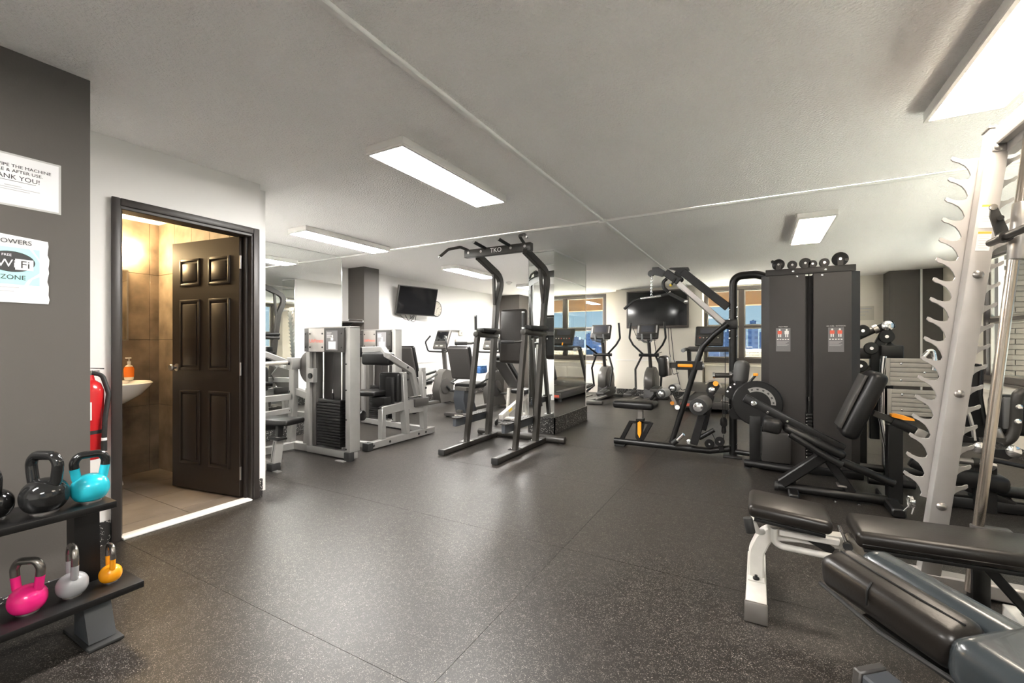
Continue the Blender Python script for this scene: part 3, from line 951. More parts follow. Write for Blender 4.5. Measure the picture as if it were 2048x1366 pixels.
view = math.atan2(.73, -2.36)
kettlebell('kettlebell', 'bright cyan kettlebell with black handle on the upper shelf', -2.36, .722, .5605, .120, 'kb_cyan', view + math.pi / 2 + .15, 'kb_black', .205)
kettlebell('kettlebell', 'large glossy black kettlebell on the upper shelf beside the cyan one', -2.36, .592, .5605, .138, 'kb_black', view + .75, 'kb_black', .232)
kettlebell('kettlebell', 'black kettlebell cut off by the left picture edge', -2.42, .470, .5605, .118, 'kb_black', view + .4, 'kb_black', .19)
kettlebell('kettlebell', 'hot pink kettlebell on the lower shelf', -2.37, .550, .2005, .108, 'kb_pink', view + .95, 'kb_handle', .205)
kettlebell('kettlebell', 'pale grey kettlebell on the lower shelf between pink and orange', -2.37, .672, .2005, .097, 'kb_grey', view + .22, 'kb_handle', .205)
kettlebell('kettlebell', 'small orange kettlebell at the end of the lower shelf', -2.37, .790, .2005, .076, 'kb_orange', view + .22, 'kb_handle', .162)

# ================================================================== left wall fittings
# tilted television
c = V((-5.72, 6.50, 2.0))
Rt = Matrix.Rotation(math.radians(-11.0), 3, 'Z') @ Matrix.Rotation(math.radians(13), 3, 'Y')
def tvp(x, y, z): return c + Rt @ V((x, y, z))
t = thing('wall_television', 'small black television tilted down from a bracket on the white wall', 'television', (c.x, c.y, 1.73))
part('casing', 'plastic_grey', t, lambda m: m.rbox(tvp(-.02, 0, 0), (.045, .92, .55), Rt, .006))
part('screen', 'screen', t, lambda m: m.rbox(tvp(.004, 0, .003), (.004, .89, .515), Rt, 0), smooth=False)
part('wall_bracket', 'black_metal', t, lambda m: (m.beam(tvp(-.04, 0, 0), (XT + .02, 6.55, 2.02), .05, .05), m.box((XT + .001, 6.4, 1.88), (XT + .03, 6.7, 2.16), .004), m.beam(tvp(-.045, -.1, -.2), tvp(-.045, -.1, .2), .03, .02), m.beam(tvp(-.045, .1, -.2), tvp(-.045, .1, .2), .03, .02)))
for k in range(3):
    a = tvp(-.03, -.34 + k * .12, -.28); b = tvp(-.03, -.02 + k * .03, -.28)
    part('cable', 'rubber', t, lambda m: m.tube([a, (a + b) / 2 + V((0, -.05, -.09 - .02 * k)), (a + b) / 2 + V((0, .05, -.10 - .01 * k)), b], .005, 6, .08))
part('cable_channel', 'trim_white', t, lambda m: m.box((XT + .001, 6.64, .82), (XT + .016, 6.67, 1.75)))
# clock
q = XP((872, 618), XT + .01)
t = thing('wall_clock', 'round pale wall clock partly hidden behind the small television', 'clock', (XT, q.y, q.z - .165))
part('rim', 'gun', t, lambda m: m.lathe([(.165, 0), (.165, .03), (.155, .038), (.148, .03)], (XT + .001, q.y, q.z), EX, 40))
part('face', 'paper_warm', t, lambda m: m.lathe([(.148, 0), (.148, .002)], (XT + .0315, q.y, q.z), EX, 40), smooth=False)
for k in range(12):
    a = k * math.pi / 6
    part('hour_mark', 'ink', t, lambda m: m.box((XT + .0336, q.y + .125 * math.sin(a) - .006, q.z + .125 * math.cos(a) - .008), (XT + .035, q.y + .125 * math.sin(a) + .006, q.z + .125 * math.cos(a) + .008)))
part('hand', 'ink', t, lambda m: m.beam((XT + .0365, q.y, q.z), (XT + .0365, q.y + .06, q.z + .03), .008, .003, up=EX))
part('hand', 'ink', t, lambda m: m.beam((XT + .0385, q.y, q.z), (XT + .0385, q.y - .03, q.z - .10), .006, .003, up=EX))
# notices, panel box, thermostat, switch with conduit
def wallbox(name, label, cat, pa, pb_, depth, mt):
    a, b = XP(pa, XT + .01), XP(pb_, XT + .01)
    t = thing(name, label, cat, (XT, (a.y + b.y) / 2, b.z))
    return t, a, b
t, a, b = wallbox('paper_notice', 'small paper notice under the wall clock', 'notice', (861, 636), (874, 650), 0, 0)
part('sheet', 'paper', t, lambda m: m.box((XT + .001, a.y, b.z), (XT + .003, b.y, a.z)), smooth=False)
for k in range(3):
    part('print_line', 'ink_light', t, lambda m: m.box((XT + .003, a.y + .03, a.z - .03 - k * .035), (XT + .0036, b.y - .03 - .02 * k, a.z - .022 - k * .035)))
t, a, b = wallbox('electrical_panel', 'white electrical panel box on the left wall', 'panel', (897, 635), (918, 661), 0, 0)
part('box', 'trim_white', t, lambda m: m.box((XT + .001, a.y, b.z), (XT + .09, b.y, a.z), .005))
part('cover', 'trim_white', t, lambda m: m.box((XT + .09, a.y + .02, b.z + .02), (XT + .096, b.y - .02, a.z - .02), .002))
t, a, b = wallbox('thermostat', 'small beige thermostat below the electrical panel', 'thermostat', (917, 661), (925, 671), 0, 0)
part('case', 'paper_warm', t, lambda m: m.box((XT + .001, a.y, b.z), (XT + .035, b.y, a.z), .006))
part('dial', 'brushed', t, lambda m: m.lathe([(.02, 0), (.02, .008), (0, .01)], (XT + .035, (a.y + b.y) / 2, (a.z + b.z) / 2), EX, 14))
t, a, b = wallbox('power_outlet', 'beige outlet box with conduit running down the left wall', 'outlet', (910, 679), (916, 689), 0, 0)
part('box', 'paper_warm', t, lambda m: m.box((XT + .001, a.y, b.z), (XT + .05, b.y, a.z), .004))
part('conduit', 'paper_warm', t, lambda m: m.cyl((XT + .02, (a.y + b.y) / 2, .82), (XT + .02, (a.y + b.y) / 2, b.z), .012, 10))
# shelf and basket between mirror and column
q = YP((700, 644), 4.93)
t = thing('wall_shelf', 'dark narrow shelf beside the taupe column', 'shelf', (-5.75, 4.9, q.z))
part('board', 'plastic_grey', t, lambda m: m.box((XT + .001, 4.72, q.z - .015), (-5.56, 5.045, q.z), .003))
part('bracket', 'black_metal', t, lambda m: m.prism([(XT + .001, 4.9, q.z - .015), (-5.62, 4.9, q.z - .015), (XT + .001, 4.9, q.z - .14)], (0, .02, 0)))
part('rail', 'chrome', t, lambda m: m.tube([(-5.57, 4.74, q.z), (-5.57, 4.74, q.z + .03), (-5.57, 5.03, q.z + .03), (-5.57, 5.03, q.z)], .006, 8, .015))
q2 = YP((704, 702), 4.96)
t = thing('wall_shelf', 'lower dark shelf carrying the wicker basket', 'shelf', (-5.75, 4.9, q2.z))
part('board', 'plastic_grey', t, lambda m: m.box((XT + .001, 4.72, q2.z - .015), (-5.56, 5.045, q2.z), .003))
part('bracket', 'black_metal', t, lambda m: m.prism([(XT + .001, 4.9, q2.z - .015), (-5.62, 4.9, q2.z - .015), (XT + .001, 4.9, q2.z - .14)], (0, .02, 0)))
bq = V((q2.x - .05, 4.92, q2.z + .001))
bq.x = -5.66
t = thing('wicker_basket', 'small wicker basket on the lower shelf by the taupe column', 'basket', bq)
part('bowl', 'wicker', t, lambda m: m.lathe([(.07, 0), (.085, .10), (.095, .19), (.085, .19), (.075, .10), (.06, .012), (0, .012)], bq, UP, 20, 1, 1.15))
part('rim', 'wicker', t, lambda m: m.lathe([(.090, .185), (.100, .19), (.097, .205), (.087, .2)], bq, UP, 20, 1, 1.15))
part('handle', 'wicker', t, lambda m: m.tube([bq + V((0, -.10, .19)), bq + V((0, -.06, .25)), bq + V((0, .06, .25)), bq + V((0, .10, .19))], .006, 8, .04))

# ================================================================== selectorised machine by the mirror
def weight_tower(root, xl, xr, yf, ztop, zpan, n_pl, lift=0.0):
    """silver two-post weight tower whose panel faces -y"""
    yb = yf + .13
    for (a, b) in ((xl, xl + .06), (xr - .07, xr)):
        part('tower_post', 'silver', root, lambda m: m.box((a, yf, .09), (b, yb, ztop), .006))
    part('end_cap', 'rubber', root, lambda m: m.box((xr - .075, yf - .015, 0), (xr + .005, yf + .05, .09), .004))
    part('tower_base', 'silver', root, lambda m: m.box((xl - .02, yf + .02, .015), (xr - .01, yf + .11, .09), .006))
    part('top_cap', 'silver', root, lambda m: m.box((xl, yf, ztop), (xr, yb, ztop + .012), .004))
    part('back_cover', 'dark_sheet', root, lambda m: m.box((xl + .13, yb + .001, .09), (xr - .08, yb + .02, ztop - .02)))
    part('inner_channel', 'plastic_silver', root, lambda m: m.box((xl + .062, yf + .03, .1), (xl + .125, yb, zpan), .004))
    pn = part('header_panel', 'placard_black', root, lambda m: m.box((xl + .0, yf - .022, zpan), (xr - .071, yf - .001, ztop), .004))
    w_ = xr - .071 - xl
    part('name_plate', 'brushed', pn, lambda m: m.box((xl + w_ * .13, yf - .026, zpan + .004), (xl + w_ * .53, yf - .0225, ztop - .004), .001))
    part('exercise_placard', 'placard', pn, lambda m: m.box((xl + w_ * .58, yf - .026, zpan + .02), (xl + w_ * .86, yf - .0225, ztop - .03)))
    text_part('lettering', 'LifeFitness', (xl + w_ * .33, yf - .0265, (zpan + ztop) / 2 - .01), EX, UP, w_ * .085, 'print_red', pn)
    part('placard_figure', 'print_white', pn, lambda m: (m.box((xl + w_ * .64, yf - .0266, zpan + .03), (xl + w_ * .82, yf - .026, zpan + .11)), m.ball((xl + w_ * .74, yf - .0262, zpan + .165), (.012, .001, .014), 10, 6), m.box((xl + w_ * .70, yf - .0266, zpan + .12), (xl + w_ * .76, yf - .026, zpan + .15))))
    part('placard_text', 'print_white', pn, lambda m: [m.box((xl + w_ * .60, yf - .0266, ztop - .055 - .012 * k), (xl + w_ * (.72 - .02 * (k % 2)), yf - .026, ztop - .051 - .012 * k)) for k in range(5)])
    def bl(m):
        for u in (.04, .17, .49, .95):
            for z in (zpan + .05, ztop - .06):
                bolt(m, (xl + w_ * u, yf - .024 - (.004 if .13 < u < .6 else 0), z), (0, -1, 0), .010, .006)
    part('bolt', 'black_metal', pn, bl)
    x1, x2 = xl + .20, xr - .20
    xc = (x1 + x2) / 2
    for x in (x1, x2):
        part('guide_rod', 'chrome', root, lambda m: m.cyl((x, yf + .07, .09), (x, yf + .07, zpan + .02), .011, 12))
    for k in range(n_pl):
        z = .12 + k * .030
        part('weight_plate', 'black_metal', root, lambda m: m.box((x1 - .04, yf + .01, z), (x2 + .04, yb - .005, z + .026), .004))
    zt = .12 + n_pl * .03
    part('stack_head', 'black_metal', root, lambda m: (m.box((x1 - .03, yf + .02, zt), (x2 + .03, yb - .01, zt + .035), .006), m.cyl((xc, yf + .07, zt + .03), (xc, yf + .07, zt + .10), .012)))
    part('selector_stem', 'chrome', root, lambda m: m.cyl((xc, yf + .07, zt + .08), (xc, yf + .07, zt + .14), .008))
    part('cable', 'rubber', root, lambda m: m.cyl((xc, yf + .07, zt + .1), (xc, yf + .07, zpan + .02), .004, 8))
    def pb_(m):
        for z in (.12, .42, .72, zpan - .12):
            bolt(m, (xr - .055, yf - .001, z), (0, -1, 0), .009, .006)
    part('bolt', 'black_metal', root, pb_)


yf = 3.08
xl = YP((612, 680), yf).x; xr = YP((700, 900), yf).x
ztop = YP((690, 655), yf).z; zpan = YP((650, 704), yf).z
r = thing('leg_curl_machine', 'silver weight machine with tall stack tower standing before the wall mirror', 'weight machine', (-4.2, 2.95, 0))
weight_tower(r, xl, xr, yf, ztop, zpan, 15)
part('pulley_bracket', 'silver', r, lambda m: (m.box((xl + .065, yf - .03, .78), (xl + .16, yf + .02, .93), .004),))
part('pulley', 'black_metal', r, lambda m: m.cyl((xl + .12, yf - .045, .85), (xl + .12, yf - .031, .85), .03, 16))
hub = V((xl - .30, yf + .06, 0))
part('base_rail', 'silver', r, lambda m: m.beam(hub + V((0, 0, .055)), (xl - .02, yf + .065, .055), .075, .075))
part('base_rail', 'silver', r, lambda m: m.beam(hub + V((.02, -.03, .055)), (-4.62, 2.34, .055), .075, .075))
part('main_post', 'silver', r, lambda m: m.tube([hub + V((-.02, -.02, .09)), hub + V((.03, -.02, .60)), hub + V((.03, -.02, 1.0))], 0, rect=(.065, .085), fil=.1))
part('post_bracket', 'silver', r, lambda m: m.rbox(hub + V((.03, -.02, .97)), (.10, .11, .13), None, .005))
part('rear_post', 'silver', r, lambda m: m.beam(hub + V((.21, .02, .08)), hub + V((.25, .02, .70)), .055, .075))
part('cross_beam', 'silver', r, lambda m: m.beam(hub + V((.05, 0, .66)), (xl + .01, yf + .06, .61), .06, .07))
part('cross_beam', 'silver', r, lambda m: m.beam(hub + V((.02, -.06, .60)), (-4.62, 2.34, .60), .055, .065))
part('cross_beam', 'silver', r, lambda m: m.beam(hub + V((.02, -.06, .45)), (-4.62, 2.34, .42), .05, .055))
part('lever_arm', 'silver', r, lambda m: m.tube([hub + V((.0, -.08, .98)), (-4.60, 2.84, 1.07), (-4.60, 2.55, 1.15), (-4.62, 2.36, 1.15)], 0, rect=(.055, .06), fil=.12))
part('thigh_pad', 'vinyl', r, lambda m: pad(m, (-4.50, 2.52, .86), (.13, .40, .12), None, .04))
part('grip_bar', 'greige_metal', r, lambda m: m.cyl((-4.42, 2.95, .99), (-4.50, 2.30, .97), .020, 12))
part('roller_pad', 'vinyl', r, lambda m: m.cyl((-4.36, 2.86, .36), (-4.44, 2.45, .36), .06, 18, bev=.012))
part('roller_axle', 'silver', r, lambda m: m.cyl((-4.35, 2.92, .36), (-4.46, 2.36, .36), .018, 12))
cam_c = V((xl - .07, yf + .10, .93))
part('cam_disc', 'plastic_silver', r, lambda m: m.lathe([(.17, -.012), (.18, -.006), (.18, .006), (.17, .012)], cam_c, (0, 1, 0), 30))
sp = V((-3.985, 2.56, 0))
part('seat_post', 'silver', r, lambda m: m.beam(sp + V((.0, -.02, .03)), sp + V((-.05, .05, .29)), .065, .075, up=V((0, 1, .2))))
part('seat_slider', 'black_metal', r, lambda m: (m.beam(sp + V((-.045, .045, .26)), sp + V((-.07, .07, .41)), .05, .055, up=V((0, 1, .2))), m.rbox(sp + V((-.04, .03, .285)), (.15, .10, .02), None, .004)))
part('slot', 'ink', r, lambda m: m.beam(sp + V((-.004, -.058, .08)), sp + V((-.035, -.005, .26)), .008, .004, up=V((0, -1, .2))))
part('end_cap', 'rubber', r, lambda m: m.rbox(sp + V((0, -.035, .035)), (.085, .09, .07), None, .005))
part('seat', 'vinyl', r, lambda m: pad(m, sp + V((-.14, .10, .435)), (.42, .26, .055), Matrix.Rotation(.25, 3, 'Z'), .022))
part('base_rail', 'silver', r, lambda m: m.beam(sp + V((-.03, .0, .05)), (-4.62, 2.40, .05), .07, .07))
part('floor_plate', 'silver', r, lambda m: m.rbox(sp + V((0, -.05, .004)), (.22, .05, .008), None))
part('floor_plate', 'silver', r, lambda m: m.rbox((xr - .10, yf - .03, .004), (.12, .05, .008), None))
def bl1(m):
    for q in (hub + V((.03, -.075, .97)), hub + V((.03, -.075, .66)), hub + V((.03, -.075, .45)), hub + V((.05, -.02, .055))):
        bolt(m, q, (0, -1, 0), .016, .010)
part('bolt', 'black_metal', r, bl1)

# ================================================================== second machine (front-back silver frame)
yf = 4.62
xl = YP((722, 680), yf).x; xr = YP((791, 680), yf).x
ztop = YP((780, 660), yf).z; zpan = YP((760, 699), yf).z
XA = -3.80
r = thing('abdominal_machine', 'silver weight machine with black chest pad in front of the taupe column', 'weight machine', (-4.1, 4.0, 0))
weight_tower(r, xl, xr, yf, ztop, zpan, 14)
def xa(p, x=XA): return XP(A3(*p), x)
part('base_rail', 'silver', r, lambda m: m.beam((XA, 3.50, .05), (XA, 4.62, .05), .075, .075))
part('end_cap', 'rubber', r, lambda m: m.rbox((XA, 3.50, .045), (.09, .08, .085), None, .006))
part('base_rail', 'silver', r, lambda m: m.beam((XA, 4.56, .05), (xl + .2, 4.66, .05), .07, .07))
part('front_post', 'silver', r, lambda m: m.beam((XA - .01, 3.72, .09), (XA - .01, 3.72, .43), .06, .07, up=EX))
part('seat_beam', 'silver', r, lambda m: m.beam((XA - .01, 3.70, .41), (XA, 4.22, .44), .06, .10))
a, b = xa((818, 1135)), xa((800, 800))
part('mid_post', 'silver', r, lambda m: m.beam((XA, a.y, .09), (XA, b.y, b.z), .07, .085, up=EX))
a, b = xa((912, 1120)), xa((890, 795))
part('rear_post', 'silver', r, lambda m: m.beam((XA, a.y, .09), (XA, a.y - .03, b.z), .07, .075, up=EX))
ym = a.y
part('cross_beam', 'silver', r, lambda m: m.beam(xa((830, 1000)), xa((925, 985)), .06, .08))
part('cross_beam', 'silver', r, lambda m: m.beam((XA - .02, 4.12, .63), (XA - .45, 4.30, .63), .06, .07))
part('press_arm', 'silver', r, lambda m: m.tube([(-4.27, 3.86, 1.115), (-4.0, 3.93, 1.125), xa((720, 712), -3.86), xa((850, 795), -3.84), xa((880, 925), -3.84)], 0, rect=(.06, .07), fil=.07))
part('arm_clamp', 'black_metal', r, lambda m: (m.rbox((-4.29, 3.86, 1.10), (.05, .09, .10), None, .01), m.cyl((-4.31, 3.80, 1.05), (-4.31, 3.92, 1.05), .025, 12)))
part('chest_pad', 'vinyl', r, lambda m: pad(m, (-4.06, 3.90, 1.01), (.42, .14, .16), Matrix.Rotation(.14, 3, 'Z'), .04))
part('pivot_weight', 'plastic_grey', r, lambda m: m.rbox(xa((885, 955), -3.81), (.13, .26, .10), None, .008))
part('pivot_shaft', 'chrome', r, lambda m: m.cyl(xa((835, 935), -3.86), xa((925, 915), -3.78), .016, 12))
part('cam_plate', 'plastic_silver', r, lambda m: m.prism([xa((770, 850), -3.95), xa((800, 800), -3.95), xa((880, 830), -3.95), xa((890, 930), -3.95), xa((800, 930), -3.95)], (.02, 0, 0)))
part('grip', 'rubber', r, lambda m: m.cyl(xa((900, 820)), xa((975, 795)), .018, 12))
part('grip_mount', 'silver', r, lambda m: m.rbox(xa((905, 800)), (.05, .08, .12), None, .005))
part('seat', 'vinyl', r, lambda m: pad(m, (-4.10, 3.80, .60), (.38, .28, .06), Matrix.Rotation(.12, 3, 'Z'), .022))
part('back_pad', 'vinyl', r, lambda m: pad(m, (-3.93, 3.98, .66), (.28, .10, .36), Matrix.Rotation(.30, 3, 'Z'), .035))
part('back_plate', 'black_metal', r, lambda m: m.rbox((-3.86, 3.90, .62), (.10, .05, .34), Matrix.Rotation(.30, 3, 'Z'), .006))
part('seat_carriage', 'black_metal', r, lambda m: (m.rbox((-3.92, 3.84, .50), (.20, .16, .12), None, .01), m.cyl((-3.84, 3.80, .47), (-3.80, 3.66, .45), .012)))
part('ankle_arm', 'silver', r, lambda m: m.tube([(XA - .02, 3.56, .055), (-4.02, 3.50, .06), (-4.24, 3.62, .30), (-4.30, 3.66, .36)], 0, rect=(.06, .065), fil=.06))
part('roller_pad', 'vinyl', r, lambda m: m.cyl((-4.30, 3.60, .33), (-4.04, 3.66, .35), .06, 18, bev=.012))
def bl2(m):
    for q in ((XA + .038, 3.55, .05), (XA + .038, 3.80, .05), (XA + .038, 4.30, .05), (XA + .038, ym, .05), (XA + .038, ym, .62), (XA + .038, 4.1, .9), (XA + .038, 4.1, .75)):
        bolt(m, q, (1, 0, 0), .015, .010)
part('bolt', 'black_metal', r, bl2)

# ================================================================== power tower
XLt, XRt = -2.95, -2.27
r = thing('power_tower', 'dark grey pull-up and dip tower standing in the middle of the floor', 'exercise tower', (-2.6, 4.3, 0))
def g(p, x): return XP(A4(*p), x)
for s, xx, rail, fp, rp in (
        ('l', XLt, ((150, 1228), (490, 1112)), ((244, 1172), (303, 600)), ((358, 1142), (402, 440), (432, 310), (305, 190))),
        ('r', XRt, ((412, 1272), (695, 1150)), ((500, 1214), (552, 588)), ((606, 1175), (655, 430), (672, 280), (552, 158)))):
    a, b = ZP(A4(*rail[0]), .035), ZP(A4(*rail[1]), .035)
    a.x = b.x = xx; b.y = 4.86
    part('base_rail', 'gun', r, lambda m: m.beam(a, b, .075, .06, bev=.012, seg=2))
    part('end_cap', 'rubber', r, lambda m: m.beam(a + V((0, -.006, 0)), a + V((0, .02, 0)), .082, .066, bev=.014, seg=2))
    part('rubber_foot', 'rubber', r, lambda m: (m.cyl((xx, a.y + .08, 0), (xx, a.y + .08, .008), .03), m.cyl((xx, b.y - .04, 0), (xx, b.y - .04, .008), .03)))
    p0, p1 = g(fp[0], xx), g(fp[1], xx); p0.z = .065
    part('front_post', 'gun', r, lambda m: m.beam(p0, p1, .05, .065, up=EY))
    P_ = [g(q, xx) for q in rp]; P_[0].z = .065
    part('main_upright', 'gun', r, lambda m: m.tube(P_, 0, rect=(.09, .055), fil=.16, up=EX, n=8))
    ga, gb = P_[1] + (P_[2] - P_[1]) * .0, P_[2] + (P_[3] - P_[2]) * .30
    off = V((0, -.045, 0))
    part('gusset', 'gun', r, lambda m: m.beam(ga + off + V((0, 0, -.02)), gb + off * 1.0 + V((0, -.0, -.03)), .04, .035, up=EX))
    for yy in (p0.y, P_[0].y):
        part('post_plate', 'chrome', r, lambda m: m.box((xx - .055, yy - .07, .065), (xx + .055, yy + .07, .071)))
    # foot step beam with tread plates
    zs = .30
    ya, yb_ = p0.y - .16, P_[0].y + .02
    xo = xx - .0
    part('step_beam', 'slate_plastic', r, lambda m: m.beam((xo - .055, ya, zs), (xo - .055, yb_, zs), .045, .09))
    def tread(y0_, y1_):
        def f(m):
            n = 12
            pts = []
            for k in range(n + 1): pts.append((xo - .055 + .06 * math.cos(math.pi + math.pi * k / n), y0_ + .05 + .05 * math.sin(math.pi + math.pi * k / n), zs + .051))
            pts += [(xo + .005, y1_, zs + .051), (xo - .115, y1_, zs + .051)]
            m.prism(pts, (0, 0, .012))
            for i in range(4):
                for j in range(3):
                    y_ = y0_ + .04 + (y1_ - y0_ - .05) * i / 3.5
                    m.rbox((xo - .09 + j * .033, y_, zs + .058), (.02, .006, .004), Matrix.Rotation(.8 if (i + j) % 2 else -.8, 3, 'Z'))
        return f
    part('foot_tread', 'gun', r, tread(ya - .01, p0.y - .03))
    part('foot_tread', 'gun', r, tread(p0.y + .06, P_[0].y - .03))
    # arm rest, pad, grips
    arm0, arm1 = p1 + V((0, -.04, .0)), V((xx, P_[0].y + .02, p1.z - .09))
    part('arm_beam', 'gun', r, lambda m: m.cyl(p1 + V((0, -.05, 0)), V((xx, g((405, 640), XLt).y, p1.z - .015)), .035, 14, bev=.006))
    yb2 = g((405, 640), XLt).y
    part('arm_pad', 'vinyl', r, lambda m: pad(m, V((xx, (p1.y + yb2) / 2 + .02, p1.z + .05)), (.12, yb2 - p1.y - .05, .055), None, .022))
    part('hand_grip', 'rubber', r, lambda m: m.cyl(p1 + V((0, -.04, .03)), p1 + V((0, -.045, .21)), .017, 12))
    part('grip_cap', 'chrome', r, lambda m: (m.cyl(p1 + V((0, -.045, .21)), p1 + V((0, -.045, .225)), .018, 12), m.cyl(p1 + V((0, -.04, .03)), p1 + V((0, -.04, .05)), .021, 12)))
    part('dip_handle', 'gun', r, lambda m: m.tube([p1 + V((0, -.02, -.02)), p1 + V((0, -.03, -.10)), p1 + V((-.05, -.06, -.11)), p1 + V((-.22, -.16, -.11))], .015, 12, .035))
    part('dip_grip', 'rubber', r, lambda m: m.cyl(p1 + V((-.09, -.085, -.11)), p1 + V((-.22, -.16, -.11)), .020, 12, bev=.004))
    def bl3(m):
        for z in (P_[1].z - .35, P_[1].z - .45):
            bolt(m, (xx + .028, P_[1].y + .0, z), (1, 0, 0), .012, .008)
        bolt(m, (xx - .04, p0.y, .071), UP, .01, .008); bolt(m, (xx - .04, P_[0].y, .071), UP, .01, .008)
    part('bolt', 'chrome', r, bl3)
    if s == 'l': Pl = P_
    else: Pr = P_
ty = (Pl[3].y + Pr[3].y) / 2; tz = (Pl[3].z + Pr[3].z) / 2 + .02
xa0, xa1 = YP(A4(240, 185), ty).x, YP(A4(588, 140), ty).x
part('rear_crossbar', 'gun', r, lambda m: m.cyl((-3.22, 4.86, .045), (-2.0, 4.86, .045), .042, 18, bev=.006))
part('rubber_foot', 'rubber', r, lambda m: (m.cyl((-3.15, 4.86, 0), (-3.15, 4.86, .01), .03), m.cyl((-2.05, 4.86, 0), (-2.05, 4.86, .01), .03)))
hd = part('pull_up_head', 'gun', r, lambda m: m.box((xa0, ty - .035, tz - .035), (xa1, ty + .035, tz + .06), .008))
text_part('lettering', 'TKO', ((xa0 + xa1) / 2, ty - .0358, tz + .014), EX, UP, .075, 'print_white', hd)
def ho(m):
    for u in (.07, .27, .72, .92):
        m.cyl((xa0 + (xa1 - xa0) * u, ty - .038, tz + .02), (xa0 + (xa1 - xa0) * u, ty - .034, tz + .02), .016, 14)
part('plug', 'chrome', hd, ho)
for u in (.30, .66):
    x = xa0 + (xa1 - xa0) * u
    part('pull_up_grip', 'rubber', r, lambda m: m.cyl((x + .03, ty - .02, tz + .05), (x - .0, ty - .22, tz + .09), .019, 12))
    part('grip_cap', 'chrome', r, lambda m: m.cyl((x, ty - .22, tz + .09), (x - .001, ty - .228, tz + .0915), .020, 12))
part('pull_up_handle', 'gun', r, lambda m: m.tube([(xa0 + .05, ty - .01, tz + .055), (xa0 - .02, ty - .08, tz + .09), (xa0 - .14, ty - .16, tz + .06), (xa0 - .22, ty - .22, tz - .03)], .017, 12, .06))
part('pull_up_handle', 'gun', r, lambda m: m.tube([(xa1 - .09, ty - .01, tz + .055), (xa1 - .11, ty - .10, tz + .13), (xa1 + .0, ty - .18, tz + .11), (xa1 + .07, ty - .26, tz + .06)], .017, 12, .05))
part('grip_cap', 'chrome', r, lambda m: (m.ball((xa0 - .221, ty - .221, tz - .032), .018, 10, 8), m.ball((xa1 + .072, ty - .262, tz + .059), .018, 10, 8)))
# back pad on a crossbar
zc = g((405, 590), XLt).z
yc = Pl[1].y + (Pl[0].y - Pl[1].y) * .35 - .05
part('crossbar', 'gun', r, lambda m: m.beam((XLt, yc + .04, zc), (XRt, yc + .04, zc), .05, .06))
part('back_pad', 'vinyl_brown', r, lambda m: pad(m, (-2.60, yc - .06, zc - .055), (.36, .085, .66), Matrix.Rotation(-.06, 3, 'X'), .045))
part('pad_backing', 'black_metal', r, lambda m: m.rbox((-2.60, yc - .008, zc - .05), (.28, .018, .55), Matrix.Rotation(-.06, 3, 'X')))

